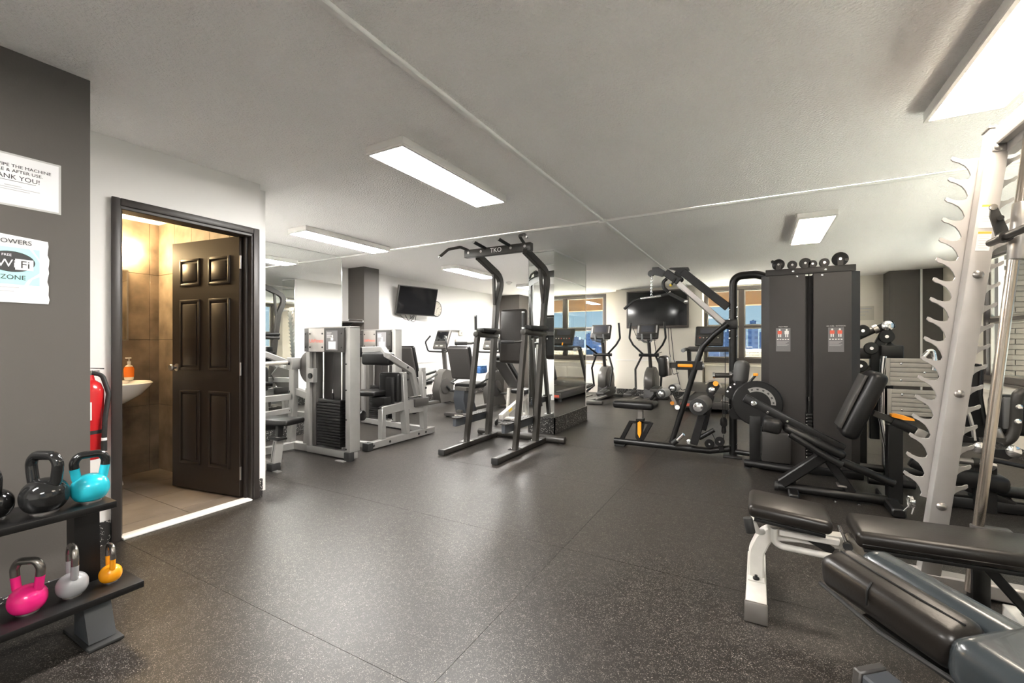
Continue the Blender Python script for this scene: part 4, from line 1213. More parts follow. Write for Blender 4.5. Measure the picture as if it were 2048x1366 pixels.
# ================================================================== recumbent bikes
def bike(x, y, label, name='recumbent_bike'):
    r = thing(name, label, 'exercise bike', (x, y + .6, 0), 'recumbent bikes by the left wall')
    part('front_shroud', 'plastic_silver', r, lambda m: m.prism([(x, y + .86, .07), (x, y + .80, .30), (x, y + .90, .62), (x, y + 1.02, .70), (x, y + 1.18, .66), (x, y + 1.26, .50), (x, y + 1.24, .25), (x, y + 1.34, .07)], (.17, 0, 0)), angle=60)
    part('crank_cover', 'plastic_grey', r, lambda m: m.lathe([(.13, -.10), (.15, -.095), (.15, .095), (.13, .10)], (x, y + 1.0, .38), EX, 24))
    for s in (1, -1):
        part('pedal', 'rubber', r, lambda m: (m.beam((x + .11 * s, y + 1.0, .38), (x + .115 * s, y + 1.0 + .12 * s, .38 - .1 * s), .02, .03), m.rbox((x + .17 * s, y + 1.0 + .12 * s, .38 - .1 * s), (.10, .12, .03), None, .008)))
    part('rear_shroud', 'slate_plastic', r, lambda m: m.prism([(x, y + .02, .06), (x, y - .05, .30), (x, y - .02, .44), (x, y + .30, .44), (x, y + .26, .22), (x, y + .34, .06)], (.20, 0, 0)), angle=60)
    part('frame_rail', 'plastic_silver', r, lambda m: m.beam((x, y - .05, .09), (x, y + 1.4, .09), .10, .06, bev=.015, seg=2))
    for yy in (y - .04, y + 1.38):
        part('stabiliser', 'plastic_grey', r, lambda m: m.beam((x - .27, yy, .04), (x + .27, yy, .04), .09, .055, bev=.014, seg=2))
        part('stabiliser_label', 'paper_warm', r, lambda m: m.box((x - .05, yy - .047, .025), (x + .12, yy - .0455, .052)))
        part('leveller', 'rubber', r, lambda m: (m.cyl((x - .22, yy, 0), (x - .22, yy, .015), .03), m.cyl((x + .22, yy, 0), (x + .22, yy, .015), .03)))
    part('seat', 'vinyl', r, lambda m: pad(m, (x, y + .30, .50), (.42, .38, .08), Matrix.Rotation(.06, 3, 'X'), .035))
    Rb = Matrix.Rotation(-.26, 3, 'X').inverted()
    part('seat_back', 'vinyl', r, lambda m: pad(m, (x, y + .03, .88), (.44, .09, .56), Rb, .042))
    part('back_shell', 'plastic_grey', r, lambda m: pad(m, (x, y - .012, .872), (.40, .05, .52), Rb, .024))
    part('shell_emblem', 'laminate', r, lambda m: m.rbox(V((x, y - .012, .95)) + Rb @ V((0, -.027, 0)), (.15, .003, .014), Rb))
    for s in (1, -1):
        part('seat_handle', 'rubber', r, lambda m: m.tube([(x + .20 * s, y + .10, .52), (x + .29 * s, y + .14, .54), (x + .29 * s, y + .36, .60), (x + .29 * s, y + .48, .64)], .016, 10, .04))
    part('seat_carriage', 'plastic_silver', r, lambda m: (m.beam((x, y + .04, .44), (x, y + .60, .46), .16, .05), m.rbox((x + .02, y + .02, .46), (.24, .10, .06), None, .01)))
    part('console_mast', 'plastic_grey', r, lambda m: m.beam((x, y + 1.10, .66), (x, y + 1.04, 1.12), .07, .06))
    Rc = Matrix.Rotation(.42, 3, 'X').inverted()
    cc = V((x, y + 1.0, 1.26))
    co = part('console', 'plastic_silver', r, lambda m: pad(m, cc, (.33, .07, .40), Rc, .03))
    part('display', 'screen', co, lambda m: m.rbox(cc + Rc @ V((0, -.036, .06)), (.27, .006, .19), Rc, .002))
    part('keypad', 'plastic_grey', co, lambda m: m.rbox(cc + Rc @ V((0, -.036, -.08)), (.27, .006, .05), Rc, .002))
    part('button', 'paper_warm', co, lambda m: (m.rbox(cc + Rc @ V((.10, -.041, .03)), (.05, .004, .05), Rc), m.rbox(cc + Rc @ V((-.06, -.038, -.14)), (.06, .004, .02), Rc), m.rbox(cc + Rc @ V((.05, -.038, -.14)), (.06, .004, .02), Rc)))
    part('console_grip', 'rubber', r, lambda m: m.tube([(x - .17, y + .86, 1.34), (x - .25, y + .80, 1.22), (x - .23, y + .86, 1.04), (x - .05, y + 1.0, 1.03), (x + .05, y + 1.0, 1.03), (x + .23, y + .86, 1.04), (x + .25, y + .80, 1.22), (x + .17, y + .86, 1.34)], .016, 10, .06))


bike(-5.32, 5.75, 'recumbent exercise bike nearest the left wall, behind the silver machine')
bike(-4.22, 5.82, 'recumbent exercise bike directly behind the pull-up tower')
q = XP(B8(680, 735), -3.9)
t = thing('folded_towel', 'blue patterned towel hung beside the bike console', 'towel', (-3.96, q.y, q.z - .06))
part('cloth', 'blue_cloth', t, lambda m: m.rbox((-3.96, q.y, q.z), (.10, .22, .11), None, .03, 3))
part('fold', 'blue_cloth', t, lambda m: m.rbox((-3.95, q.y, q.z + .06), (.08, .20, .02), None, .009, 2))

# ================================================================== incline bench behind the power tower
bx = -3.28
r = thing('incline_bench', 'raised incline bench with white frame behind the pull-up tower', 'bench', (bx, 5.75, 0))
pa, pb2 = XP(B8(838, 600), bx), XP(B8(1020, 900), bx)
dd = (pb2 - pa)
R_ = frame(dd, EX)
part('back_pad', 'vinyl', r, lambda m: m.rbox((pa + pb2) / 2, (dd.length + .06, .26, .07), frame(dd, UP), .028, 3))
part('pad_board', 'plastic_grey', r, lambda m: m.rbox((pa + pb2) / 2 + frame(dd, UP) @ V((-.02, 0, -.055)), (dd.length - .08, .20, .03), frame(dd, UP), .006))
part('seat_pad', 'vinyl', r, lambda m: pad(m, (bx, pb2.y + .20, .44), (.28, .34, .07), None, .028))
part('main_beam', 'white_metal', r, lambda m: m.beam((bx, 5.52, .12), (bx, pb2.y + .30, .36), .065, .075))
for s in (-.12, .12):
    part('support_leg', 'white_metal', r, lambda m: m.beam((bx + s, pb2.y - .05, .50), (bx + s, pb2.y - .10, .05), .04, .04, up=EY))
part('foot_tube', 'white_metal', r, lambda m: m.cyl((bx - .25, pb2.y - .10, .035), (bx + .25, pb2.y - .10, .035), .03, 14))
part('front_leg', 'white_metal', r, lambda m: m.beam((bx, pb2.y + .32, .36), (bx, pb2.y + .36, .03), .06, .06, up=EY))
part('front_foot', 'white_metal', r, lambda m: m.beam((bx - .22, pb2.y + .36, .03), (bx + .22, pb2.y + .36, .03), .06, .06))
for s in (-.06, .06):
    part('wheel', 'rubber', r, lambda m: m.lathe([(.035, -.014), (.045, -.008), (.045, .008), (.035, .014)], (bx + s, 5.50, .046), EX, 18))
part('axle', 'black_metal', r, lambda m: m.cyl((bx - .09, 5.50, .046), (bx + .09, 5.50, .046), .009, 10))
part('warning_label', 'print_yellow', r, lambda m: m.rbox((bx + .034, 5.75, .20), (.003, .10, .04), frame(V((0, .8, .25)), UP) @ Matrix.Rotation(math.pi / 2, 3, 'Z')))

# ================================================================== back wall: television, cardio machines
a, b = YP((1253, 584), YB - .07), YP((1377, 655), YB - .07)
t = thing('wall_television', 'large black television on the far wall between the windows', 'television', (a.x / 2 + b.x / 2, YB - .05, b.z))
part('casing', 'window_frame', t, lambda m: m.box((a.x, YB - .07, b.z), (b.x, YB - .02, a.z), .006))
part('screen', 'screen', t, lambda m: m.box((a.x + .035, YB - .073, b.z + .05), (b.x - .035, YB - .0705, a.z - .03)), smooth=False)
part('wall_bracket', 'black_metal', t, lambda m: m.box(((a.x + b.x) / 2 - .25, YB - .02, (a.z + b.z) / 2 - .2), ((a.x + b.x) / 2 + .25, YB - .001, (a.z + b.z) / 2 + .2)))
for k, (u, dx, zz) in enumerate(((.1, .25, 1.2), (.45, .05, .95), (.68, .10, .5), (.72, .22, .16))):
    x0 = a.x + (b.x - a.x) * u
    part('cable', 'rubber', t, lambda m: m.tube([(x0, YB - .03, b.z + .02), (x0 + dx * .3, YB - .03, (b.z + zz) / 2), (x0 + dx, YB - .03, zz), (x0 + dx + .12, YB - .02, zz + .05)], .007, 6, .15))
# convector covers under the two windows
for xa_, xb_, lab in ((-4.95, -3.32, 'cream convector cover under the left far window'), (-1.02, .58, 'cream convector cover under the right far window')):
    t = thing('convector_cover', lab, 'radiator', ((xa_ + xb_) / 2, YW - .12, 0))
    part('cabinet', 'wall_cream', t, lambda m: m.box((xa_, YW - .22, .0), (xb_, YW - .016, .70), .006))
    n = 3
    for k in range(n):
        w_ = (xb_ - xa_ - .1) / n
        part('door_panel', 'wall_cream', t, lambda m: m.box((xa_ + .06 + k * w_, YW - .228, .10), (xa_ + .03 + (k + 1) * w_, YW - .2205, .60), .003))
    part('top_grille', 'wall_cream', t, lambda m: m.box((xa_ - .01, YW - .235, .70), (xb_ + .01, YW - .031, .725), .004))
# notice on the far wall right of the tower
a, b = YP((1715, 613), YB + .03), YP((1748, 640), YB + .03)
t = thing('paper_notice', 'cream paper notice on the far wall beside the taupe column', 'notice', ((a.x + b.x) / 2, YB + .02, b.z))
part('sheet', 'paper_warm', t, lambda m: m.box((a.x, YB + .026, b.z), (b.x, YB + .0295, a.z)), smooth=False)
for k in range(3):
    part('print_line', 'ink_light', t, lambda m: m.box((a.x + .03, YB + .0252, a.z - .05 - k * .06), (b.x - .03 - .05 * k, YB + .0258, a.z - .035 - k * .06)))


def elliptical(x, y, label, ph):
    r = thing('elliptical_trainer', label, 'elliptical', (x, y, 0), 'elliptical trainers facing the far wall')
    R0 = V((x, y, 0))
    def q(a, b, c): return R0 + V((a, b, c))
    part('drive_housing', 'plastic_silver', r, lambda m: m.lathe([(0, -.11), (.24, -.11), (.31, -.08), (.33, 0), (.31, .08), (.24, .11), (0, .11)], q(0, .42, .40), EX, 32, 1.05, .95))
    part('wheel_cover', 'plastic_grey', r, lambda m: m.lathe([(.22, -.118), (.25, -.112), (.25, .112), (.22, .118)], q(0, .42, .38), EX, 28))
    part('housing_skirt', 'plastic_grey', r, lambda m: m.prism([q(0, .10, .04), q(0, .14, .30), q(0, .70, .30), q(0, .78, .04)], (.20, 0, 0)))
    part('base_rail', 'plastic_silver', r, lambda m: m.beam(q(0, -.75, .05), q(0, .70, .05), .10, .06, bev=.015, seg=2))
    part('rear_foot', 'plastic_silver', r, lambda m: m.beam(q(-.30, -.75, .045), q(.30, -.75, .045), .10, .07, bev=.02, seg=2))
    part('front_foot', 'plastic_grey', r, lambda m: m.beam(q(-.30, .68, .04), q(.30, .68, .04), .08, .06, bev=.015, seg=2))
    for s in (-1, 1):
        part('roller_track', 'brushed', r, lambda m: m.beam(q(.16 * s, -.72, .10), q(.16 * s, -.10, .10), .05, .03))
    part('mast', 'plastic_grey', r, lambda m: m.tube([q(0, .32, .68), q(0, .22, 1.0), q(0, .12, 1.34)], .035, 12, .1))
    Rc = Matrix.Rotation(-.40, 3, 'X')
    cc = q(0, .05, 1.43)
    co = part('console', 'plastic_grey', r, lambda m: pad(m, cc, (.44, .075, .33), Rc, .035))
    part('display', 'screen_grey', co, lambda m: m.rbox(cc + Rc @ V((0, -.039, .05)), (.26, .006, .14), Rc, .002))
    part('keypad', 'placard_black', co, lambda m: m.rbox(cc + Rc @ V((0, -.039, -.09)), (.34, .006, .08), Rc, .002))
    for s in (-1, 1):
        part('speaker_strip', 'laminate', co, lambda m: m.rbox(cc + Rc @ V((.18 * s, -.039, .04)), (.03, .006, .16), Rc, .002))
    part('reading_ledge', 'plastic_grey', r, lambda m: m.rbox(q(0, -.02, 1.26), (.34, .07, .018), None, .006))
    for s in (-1, 1):
        part('fixed_grip', 'foam_grey', r, lambda m: m.tube([q(.03 * s, .12, 1.22), q(.09 * s, -.03, 1.24), q(.09 * s, -.07, 1.38)], .017, 10, .04))
    part('pivot_bar', 'black_metal', r, lambda m: m.cyl(q(-.20, .16, .95), q(.20, .16, .95), .032, 14))
    for s in (-1, 1):
        f = ph * s
        part('swing_handle', 'black_metal', r, lambda m: m.tube([q(.36 * s, -.02 + f, 1.62), q(.39 * s, -.02 + f, 1.30), q(.31 * s, .02 + f * .6, 1.16), q(.12 * s, .15, .97)], .020, 10, .07))
        part('swing_arm', 'black_metal', r, lambda m: m.tube([q(.14 * s, .15, .93), q(.25 * s, .12 - f * .5, .66), q(.22 * s, .10 - f, .30)], .021, 10, .08))
        part('pedal_link', 'black_metal', r, lambda m: m.beam(q(.22 * s, .12 - f, .28), q(.20 * s, -.62, .13 + .10 * (1 if f > 0 else 0)), .04, .04))
        zp = .30 if f < 0 else .22
        part('pedal', 'plastic_grey', r, lambda m: m.rbox(q(.22 * s, -.36 - f, zp), (.17, .40, .05), Matrix.Rotation(.08, 3, 'X'), .02, 3))
        part('pedal_tread', 'rubber', r, lambda m: m.rbox(q(.22 * s, -.36 - f, zp + .028), (.13, .33, .008), Matrix.Rotation(.08, 3, 'X'), .003))
    for s in (-1, 1):
        part('transport_wheel', 'rubber', r, lambda m: m.cyl(q(.24 * s, .74, .04), q(.28 * s, .74, .04), .035, 14))


elliptical(-2.93, 9.05, 'grey elliptical trainer just right of the mirrored pillar', .14)
elliptical(-1.98, 9.15, 'grey elliptical trainer under the large television', -.14)

# treadmill
tx, ty0 = -.84, 8.2
r = thing('treadmill', 'dark treadmill facing the far window behind the lat pulldown', 'treadmill', (tx, ty0 + .9, 0))
part('deck', 'plastic_grey', r, lambda m: m.box((tx - .40, ty0, .07), (tx + .40, ty0 + 1.55, .20), .02, 2))
part('belt', 'rubber', r, lambda m: m.box((tx - .27, ty0 + .03, .201), (tx + .27, ty0 + 1.40, .207), .002))
for s in (-1, 1):
    part('side_rail', 'plastic_silver', r, lambda m: m.box((tx + .34 * s - .065, ty0 + .01, .201), (tx + .34 * s + .065, ty0 + 1.5, .225), .01, 2))
part('end_badge', 'print_red', r, lambda m: m.box((tx - .36, ty0 - .003, .10), (tx - .20, ty0 - .0005, .15)))
part('motor_hood', 'plastic_silver', r, lambda m: m.prism([(tx, ty0 + 1.38, .20), (tx, ty0 + 1.42, .28), (tx, ty0 + 1.60, .37), (tx, ty0 + 1.85, .38), (tx, ty0 + 2.0, .30), (tx, ty0 + 2.0, .07), (tx, ty0 + 1.5, .07)], (.80, 0, 0)), angle=50)
for s in (-1, 1):
    part('foot', 'rubber', r, lambda m: m.cyl((tx + .33 * s, ty0 + .1, 0), (tx + .33 * s, ty0 + .1, .07), .04, 14))
    part('foot', 'rubber', r, lambda m: m.cyl((tx + .33 * s, ty0 + 1.85, 0), (tx + .33 * s, ty0 + 1.85, .07), .04, 14))
    part('upright', 'plastic_grey', r, lambda m: m.beam((tx + .40 * s, ty0 + 1.62, .15), (tx + .37 * s, ty0 + 1.12, 1.10), .07, .10, up=EY, bev=.015, seg=2))
    part('handrail', 'plastic_grey', r, lambda m: m.tube([(tx + .37 * s, ty0 + 1.22, 1.05), (tx + .40 * s, ty0 + .95, 1.08), (tx + .42 * s, ty0 + .72, 1.06)], .032, 12, .08))
    part('grip_end', 'foam_grey', r, lambda m: m.cyl((tx + .415 * s, ty0 + .80, 1.067), (tx + .42 * s, ty0 + .68, 1.058), .038, 14, bev=.01))
part('cross_bar', 'plastic_grey', r, lambda m: m.beam((tx - .38, ty0 + 1.12, 1.08), (tx + .38, ty0 + 1.12, 1.08), .08, .10, bev=.02, seg=2))
Rc = Matrix.Rotation(-.45, 3, 'X')
cc = V((tx, ty0 + 1.10, 1.33))
co = part('console', 'placard_black', r, lambda m: pad(m, cc, (.50, .07, .42), Rc, .03))
part('display', 'screen_grey', co, lambda m: m.rbox(cc + Rc @ V((0, -.037, .10)), (.32, .006, .12), Rc, .002))
part('keypad', 'plastic_grey', co, lambda m: m.rbox(cc + Rc @ V((0, -.037, -.08)), (.42, .006, .16), Rc, .002))
for k in range(6):
    part('button', 'paper_warm' if k % 3 else 'print_red', co, lambda m: m.cyl(cc + Rc @ V((-.16 + .064 * k, -.040, -.05)), cc + Rc @ V((-.16 + .064 * k, -.044, -.05)), .014, 10))
part('safety_clip', 'orange', co, lambda m: m.rbox(cc + Rc @ V((-.02, -.045, -.19)), (.03, .015, .07), Rc, .005))

# ================================================================== multi-station gym with twin shroud tower
YL = 5.2
def P5(c, y=YL): return YP(c, y)
r = thing('multi_gym', 'black multi-station gym with lat pulldown arm and tall twin-panel weight tower', 'multi gym', (-.2, 5.1, 0))
YT = 4.87
zt = 1.84
for nm, xa_, xb_, s in (('left', .085, .372, -1), ('right', .435, .715, 1)):
    def sh(m):
        if s < 0: pts = [(xb_, YT, 0), (xa_, YT, 0), (xa_ - .065, YT + .06, 0), (xa_ - .065, YT + .34, 0), (xb_, YT + .34, 0)]
        else: pts = [(xa_, YT, 0), (xb_, YT, 0), (xb_ + .07, YT + .065, 0), (xb_ + .07, YT + .34, 0), (xa_, YT + .34, 0)]
        m.prism([V(p) + V((0, 0, (zt + .07) / 2)) for p in pts], (0, 0, zt - .07))
    part('tower_shroud', 'dark_sheet', r, sh, angle=20)
part('top_rail', 'dark_sheet', r, lambda m: m.box((.055, YT - .012, zt - .002), (.745, YT + .05, zt + .055), .003))
part('slot_back', 'ink', r, lambda m: m.box((.372, YT + .10, .10), (.435, YT + .13, zt - .01)))
for k in range(15):
    z = .10 + k * .03
    part('weight_plate', 'black_metal', r, lambda m: m.box((.376, YT + .03, z), (.431, YT + .098, z + .026), .003))
    part('plate_number', 'print_white', r, lambda m: m.box((.380, YT + .0285, z + .009), (.390, YT + .0298, z + .017)))
part('selector_stem', 'chrome', r, lambda m: (m.cyl((.404, YT + .06, .55), (.404, YT + .06, .66), .006, 8), m.cyl((.404, YT + .06, .66), (.404, YT + .06, .70), .011, 10)))
part('stack_cable', 'rubber', r, lambda m: m.cyl((.404, YT + .06, .70), (.404, YT + .06, zt), .004, 8))
part('tower_foot', 'black_metal', r, lambda m: (m.box((.0, YT - .02, 0), (.80, YT + .36, .07), .01)))
# exercise placards
for xc, t1, fig in (((YP(E8(412, 1100), YT).x), 'MULTI PRESS', 2), ((YP(E8(1068, 1100), YT).x), 'LEG CURL / EXTENSION', 2)):
    za, zb = YP(E8(412, 970), YT).z, YP(E8(412, 1260), YT).z
    pl = part('exercise_placard', 'placard', r, lambda m: m.box((xc - .058, YT - .002, zb), (xc + .058, YT - .0003, za)), smooth=False)
    text_part('lettering', t1, (xc, YT - .001, za + .012), EX, UP, .013, 'print_white', pl)
    for s in (-1, 1):
        cx_ = xc + .028 * s
        part('figure', 'print_white', pl, lambda m: (m.ball((cx_, YT - .0024, za - .018), (.008, .0006, .009), 8, 6), m.box((cx_ - .012, YT - .0028, za - .085), (cx_ - .003, YT - .002, za - .05)), m.box((cx_ + .003, YT - .0028, za - .085), (cx_ + .012, YT - .002, za - .05))))
        part('figure_shirt', 'print_red' if (s < 0 or xc > .4) else 'print_white', pl, lambda m: m.box((cx_ - .017, YT - .0029, za - .058), (cx_ + .017, YT - .0021, za - .027)))
    for k in range(5):
        part('figure_row', 'print_white', pl, lambda m: m.box((xc - .05 + k * .021, YT - .0028, za - .112), (xc - .037 + k * .021, YT - .002, za - .102)))
        part('text_line', 'laminate', pl, lambda m: m.box((xc - .05, YT - .0028, za - .127 - k * .010), (xc + .045 - .012 * (k % 3), YT - .002, za - .124 - k * .010)))
# pulleys on top
for c_, rad in ((350, .052), (520, .040), (680, .048), (770, .036), (915, .040), (1110, .062)):
    q = YP(E8(c_, 200), YT + .06)
    zc = zt + .05 + rad
    part('pulley', 'black_metal', r, lambda m: m.lathe([(rad * .9, -.016), (rad, -.012), (rad * .88, 0), (rad, .012), (rad * .9, .016)], (q.x, YT + .02, zc), EY, 24))
    part('pulley_hub', 'chrome', r, lambda m: m.cyl((q.x, YT - .004, zc), (q.x, YT + .044, zc), .010, 12))
    for dy_ in (-.001, .037):
        part('pulley_bracket', 'dark_sheet', r, lambda m: m.box((q.x - .02, YT + dy_, zt + .05), (q.x + .02, YT + dy_ + .004, zc)))
for s, c_ in ((-1, 280), (1, 1200)):
    q = YP(E8(c_, 120 if s > 0 else 150), YT + .02)
    part('guard_pin', 'black_metal', r, lambda m: m.cyl((q.x, YT, q.z), (q.x, YT + .04, q.z), .014, 10))
def tb(m):
    for c_ in ((535, 268), (937, 246), (585, 328), (897, 312)):
        q = YP(E8(*c_), YT); bolt(m, (q.x, YT - (.012 if c_[1] < 300 else 0), q.z), (0, -1, 0), .010, .005)
part('bolt', 'chrome', r, tb)

# upright and lat boom
bx = P5((1466, 900)).x
part('main_upright', 'black_metal', r, lambda m: m.tube([(bx, YL, .0), (bx, YL, 1.905), (-.02, YL - .02, 1.905), (.08, YL - .05, 1.86)], .040, 14, .16, n=8))
part('upright_foot', 'black_metal', r, lambda m: m.box((bx - .09, YL - .10, 0), (bx + .09, YL + .10, .02), .004))
part('lat_boom', 'black_metal', r, lambda m: m.beam(P5(C5(1545, 650)), P5(C5(920, 160)), .075, .085, bev=.006))
part('boom_plate', 'black_metal', r, lambda m: m.prism([P5(C5(740, 125)), P5(C5(770, 108)), P5(C5(1005, 103)), P5(C5(1020, 140)), P5(C5(900, 190)), P5(C5(830, 150))], (0, .06, 0)))
part('lower_boom', 'brushed', r, lambda m: m.beam(P5(C5(1490, 860), YL - .03), P5(C5(860, 310), YL - .03), .045, .055, bev=.004))
part('boom_carriage', 'black_metal', r, lambda m: m.beam(P5(C5(880, 300), YL - .03), P5(C5(690, 170), YL - .03), .07, .085, bev=.008))
part('pulley_head', 'black_metal', r, lambda m: m.prism([P5(C5(*c_), YL - .03) for c_ in ((515, 105), (600, 100), (700, 160), (690, 215), (640, 230), (540, 205), (510, 165))], (0, .05, 0)))
for c_, rad in (((495, 185), .038), ((870, 190), .045), ((900, 270), .03)):
    q = P5(C5(*c_))
    part('pulley', 'black_metal', r, lambda m: m.lathe([(rad * .9, -.014), (rad, -.010), (rad * .88, 0), (rad, .010), (rad * .9, .014)], q, EY, 22))
part('hook_tube', 'black_metal', r, lambda m: m.tube([P5(C5(*c_), YL - .08) for c_ in ((710, 255), (655, 300), (665, 380), (735, 440))], .019, 10, .05))
part('adjust_pin', 'black_metal', r, lambda m: m.cyl(P5(C5(830, 250), YL - .07), P5(C5(770, 340), YL - .07), .012, 10))
part('pin_tip', 'print_yellow', r, lambda m: m.ball(P5(C5(762, 345), YL - .07), .016, 10, 8))
part('boom_rod', 'chrome', r, lambda m: m.cyl(P5(C5(850, 350), YL - .04), P5(C5(1440, 880), YL - .04), .006, 8))
part('joint_block', 'black_metal', r, lambda m: m.rbox(P5(C5(1560, 880)), (.16, .09, .10), None, .01))
# chain and lat bar
ca, cb = P5(C5(505, 220), YL - .03), P5(C5(500, 490), YL - .03)
n = 12
for k in range(n):
    z0 = ca.z + (cb.z - ca.z) * k / n; z1 = ca.z + (cb.z - ca.z) * (k + 1.25) / n
    x0 = ca.x + (cb.x - ca.x) * k / n
    d_ = V((.009, 0, 0)) if k % 2 else V((0, .009, 0))
    part('chain_link', 'chrome', r, lambda m: m.tube([V((x0, ca.y, z0)) - d_, V((x0, ca.y, z0)) + d_, V((x0, ca.y, z1)) + d_, V((x0, ca.y, z1)) - d_], .0035, 6, .006, closed=True, n=2))
part('lat_bar', 'chrome', r, lambda m: m.cyl(P5(C5(345, 530), YL - .03), P5(C5(640, 487), YL - .03), .014, 12))
part('bar_grip', 'rubber', r, lambda m: m.tube([P5(C5(350, 530), YL - .03), P5(C5(255, 558), YL - .04), P5(C5(125, 672), YL - .06)], .017, 10, .05))
part('bar_grip', 'rubber', r, lambda m: m.tube([P5(C5(635, 488), YL - .03), P5(C5(745, 458), YL - .05), P5(C5(965, 570), YL - .20)], .018, 10, .05))
part('bar_cap', 'chrome', r, lambda m: m.ball(P5(C5(968, 572), YL - .20), .022, 12, 8))
part('bar_cap', 'chrome', r, lambda m: m.ball(P5(C5(728, 442), YL - .05), .024, 12, 8))
# bent front tube down to the base
part('front_brace', 'black_metal', r, lambda m: m.tube([P5(C7(660, 500), YL - .06), P5(C7(500, 625), YL - .06), P5(C7(370, 760), YL - .06), P5(C7(325, 880), YL - .06), P5((1343, 886), YL - .06)], .030, 12, .12, n=7))
part('base_beam', 'black_metal', r, lambda m: m.tube([(P5(C6(75, 1110)).x, YL - .06, .05), (P5(C6(1230, 1290)).x, YL - .06, .05), (bx - .03, YL - .03, .09)], .036, 14, .12))
part('base_foot', 'rubber', r, lambda m: m.box((P5(C6(90, 1110)).x, YL - .12, 0), (P5(C6(210, 1110)).x, YL, .018), .004))
# seat unit
sa, sb = P5(C6(75, 660)), P5(C6(575, 680))
part('seat', 'vinyl', r, lambda m: pad(m, (sa + sb) / 2 + V((0, -.02, 0)), (sb.x - sa.x, .30, .085), None, .035))
part('seat_post', 'brushed', r, lambda m: m.beam(P5(C6(378, 735)), P5(C6(378, 880)), .05, .06, up=EX))
part('seat_sleeve', 'black_metal', r, lambda m: m.prism([P5(C6(*c_), YL - .04) for c_ in ((330, 850), (425, 850), (425, 900), (385, 1120), (350, 1120), (325, 1080))], (0, .07, 0)))
part('seat_lever', 'orange', r, lambda m: m.prism([P5(C6(*c_), YL - .09) for c_ in ((345, 900), (365, 885), (388, 900), (388, 1035), (368, 1090), (345, 1040))], (0, .02, 0)))
for c0, c1 in (((145, 1110), (262, 890)), ((515, 895), (395, 1110))):
    part('seat_strut', 'black_metal', r, lambda m: m.beam(P5(C6(*c0), YL - .05), P5(C6(*c1), YL - .05), .045, .055, up=EY))
part('seat_bracket', 'black_metal', r, lambda m: m.beam(P5(C6(240, 888), YL - .05), P5(C6(500, 900), YL - .05), .05, .03))
# thigh rollers
def roller(name, c_, rad, y0_, y1_, mt):
    q = P5(C6(*c_), y0_)
    ro = part(name, mt, r, lambda m: m.cyl(q, q + V((0.02, y1_ - y0_, 0)), rad, 24, bev=.012))
    part('roller_end', 'rubber', ro, lambda m: m.lathe([(rad * .98, 0), (rad * .98, .006), (rad * .62, .010), (rad * .6, .004)], q + V((0, .002, 0)), (0, -1, 0), 24))
    part('roller_cap', 'chrome', ro, lambda m: m.lathe([(rad * .58, 0), (rad * .55, .010), (rad * .3, .016), (0, .017)], q, (0, -1, 0), 20))
roller('thigh_roller', (632, 545), .050, YL - .30, YL - .10, 'foam_grey')
roller('thigh_roller', (775, 478), .046, YL + .02, YL + .20, 'foam_grey')
roller('ankle_roller', (1093, 708), .085, YL - .42, YL - .05, 'pad_grey')
part('roller_axle', 'black_metal', r, lambda m: m.cyl(P5(C6(655, 535), YL - .12), P5(C6(760, 485), YL + .06), .018, 10))
part('roller_link', 'brushed', r, lambda m: m.beam(P5(C6(755, 560), YL - .06), P5(C6(835, 715), YL - .06), .035, .03, up=EY))
part('link_knob', 'orange', r, lambda m: m.cyl(P5(C6(772, 660), YL - .10), P5(C6(772, 660), YL - .05), .022, 14))
part('link_pivot', 'chrome', r, lambda m: m.cyl(P5(C6(835, 712), YL - .11), P5(C6(835, 712), YL - .05), .026, 16))
# chest pad with orange lever
q = P5(C6(672, 200), YL - .05)
part('chest_pad', 'vinyl', r, lambda m: pad(m, q, (.085, .28, .235), Matrix.Rotation(-.06, 3, 'Y'), .035))
part('pad_plate', 'brushed', r, lambda m: m.rbox(q + V((.055, 0, 0)), (.02, .16, .20), Matrix.Rotation(-.06, 3, 'Y'), .003))
part('pad_slider', 'gun', r, lambda m: m.beam(P5(C6(720, 190), YL - .05), P5(C6(830, 190), YL - .05), .05, .06))
part('slider_sleeve', 'black_metal', r, lambda m: m.beam(P5(C6(820, 190), YL - .05), P5(C6(1150, 195), YL - .05), .075, .095))
part('sleeve_lever', 'orange', r, lambda m: m.rbox(P5(C6(932, 194), YL - .095), (.155, .02, .036), None, .016, 3))
part('sleeve_cap', 'chrome', r, lambda m: m.cyl(P5(C6(1150, 195), YL - .05), P5(C6(1172, 195), YL - .05), .028, 14))
# leg lever frame
part('lever_post', 'black_metal', r, lambda m: m.beam(P5(C6(1040, 1170), YL - .2), P5(C6(1150, 790), YL - .2), .06, .075, up=EX))
part('lever_post', 'black_metal', r, lambda m: m.beam(P5(C6(1150, 990), YL), P5(C6(1260, 560), YL), .05, .07, up=EX))
part('lever_head', 'black_metal', r, lambda m: m.prism([P5(C6(*c_), YL - .12) for c_ in ((1190, 500), (1230, 400), (1300, 385), (1370, 430), (1350, 480), (1290, 560), (1240, 590))], (0, .05, 0)))
part('index_arc', 'brushed', r, lambda m: m.tube([P5(C6(*c_), YL - .15) for c_ in ((1190, 420), (1230, 388), (1290, 378), (1350, 400), (1385, 465))], 0, rect=(.012, .05), fil=.03, up=EY))
part('index_knob', 'orange', r, lambda m: m.cyl(P5(C6(1312, 417), YL - .20), P5(C6(1312, 417), YL - .14), .026, 16))
for c_ in ((1267, 498), (990, 1145), (1590, 570)):
    part('pivot_cap', 'chrome', r, lambda m: m.lathe([(.034, 0), (.034, .012), (.024, .02), (0, .022)], P5(C6(*c_), YL - .16), (0, -1, 0), 18))
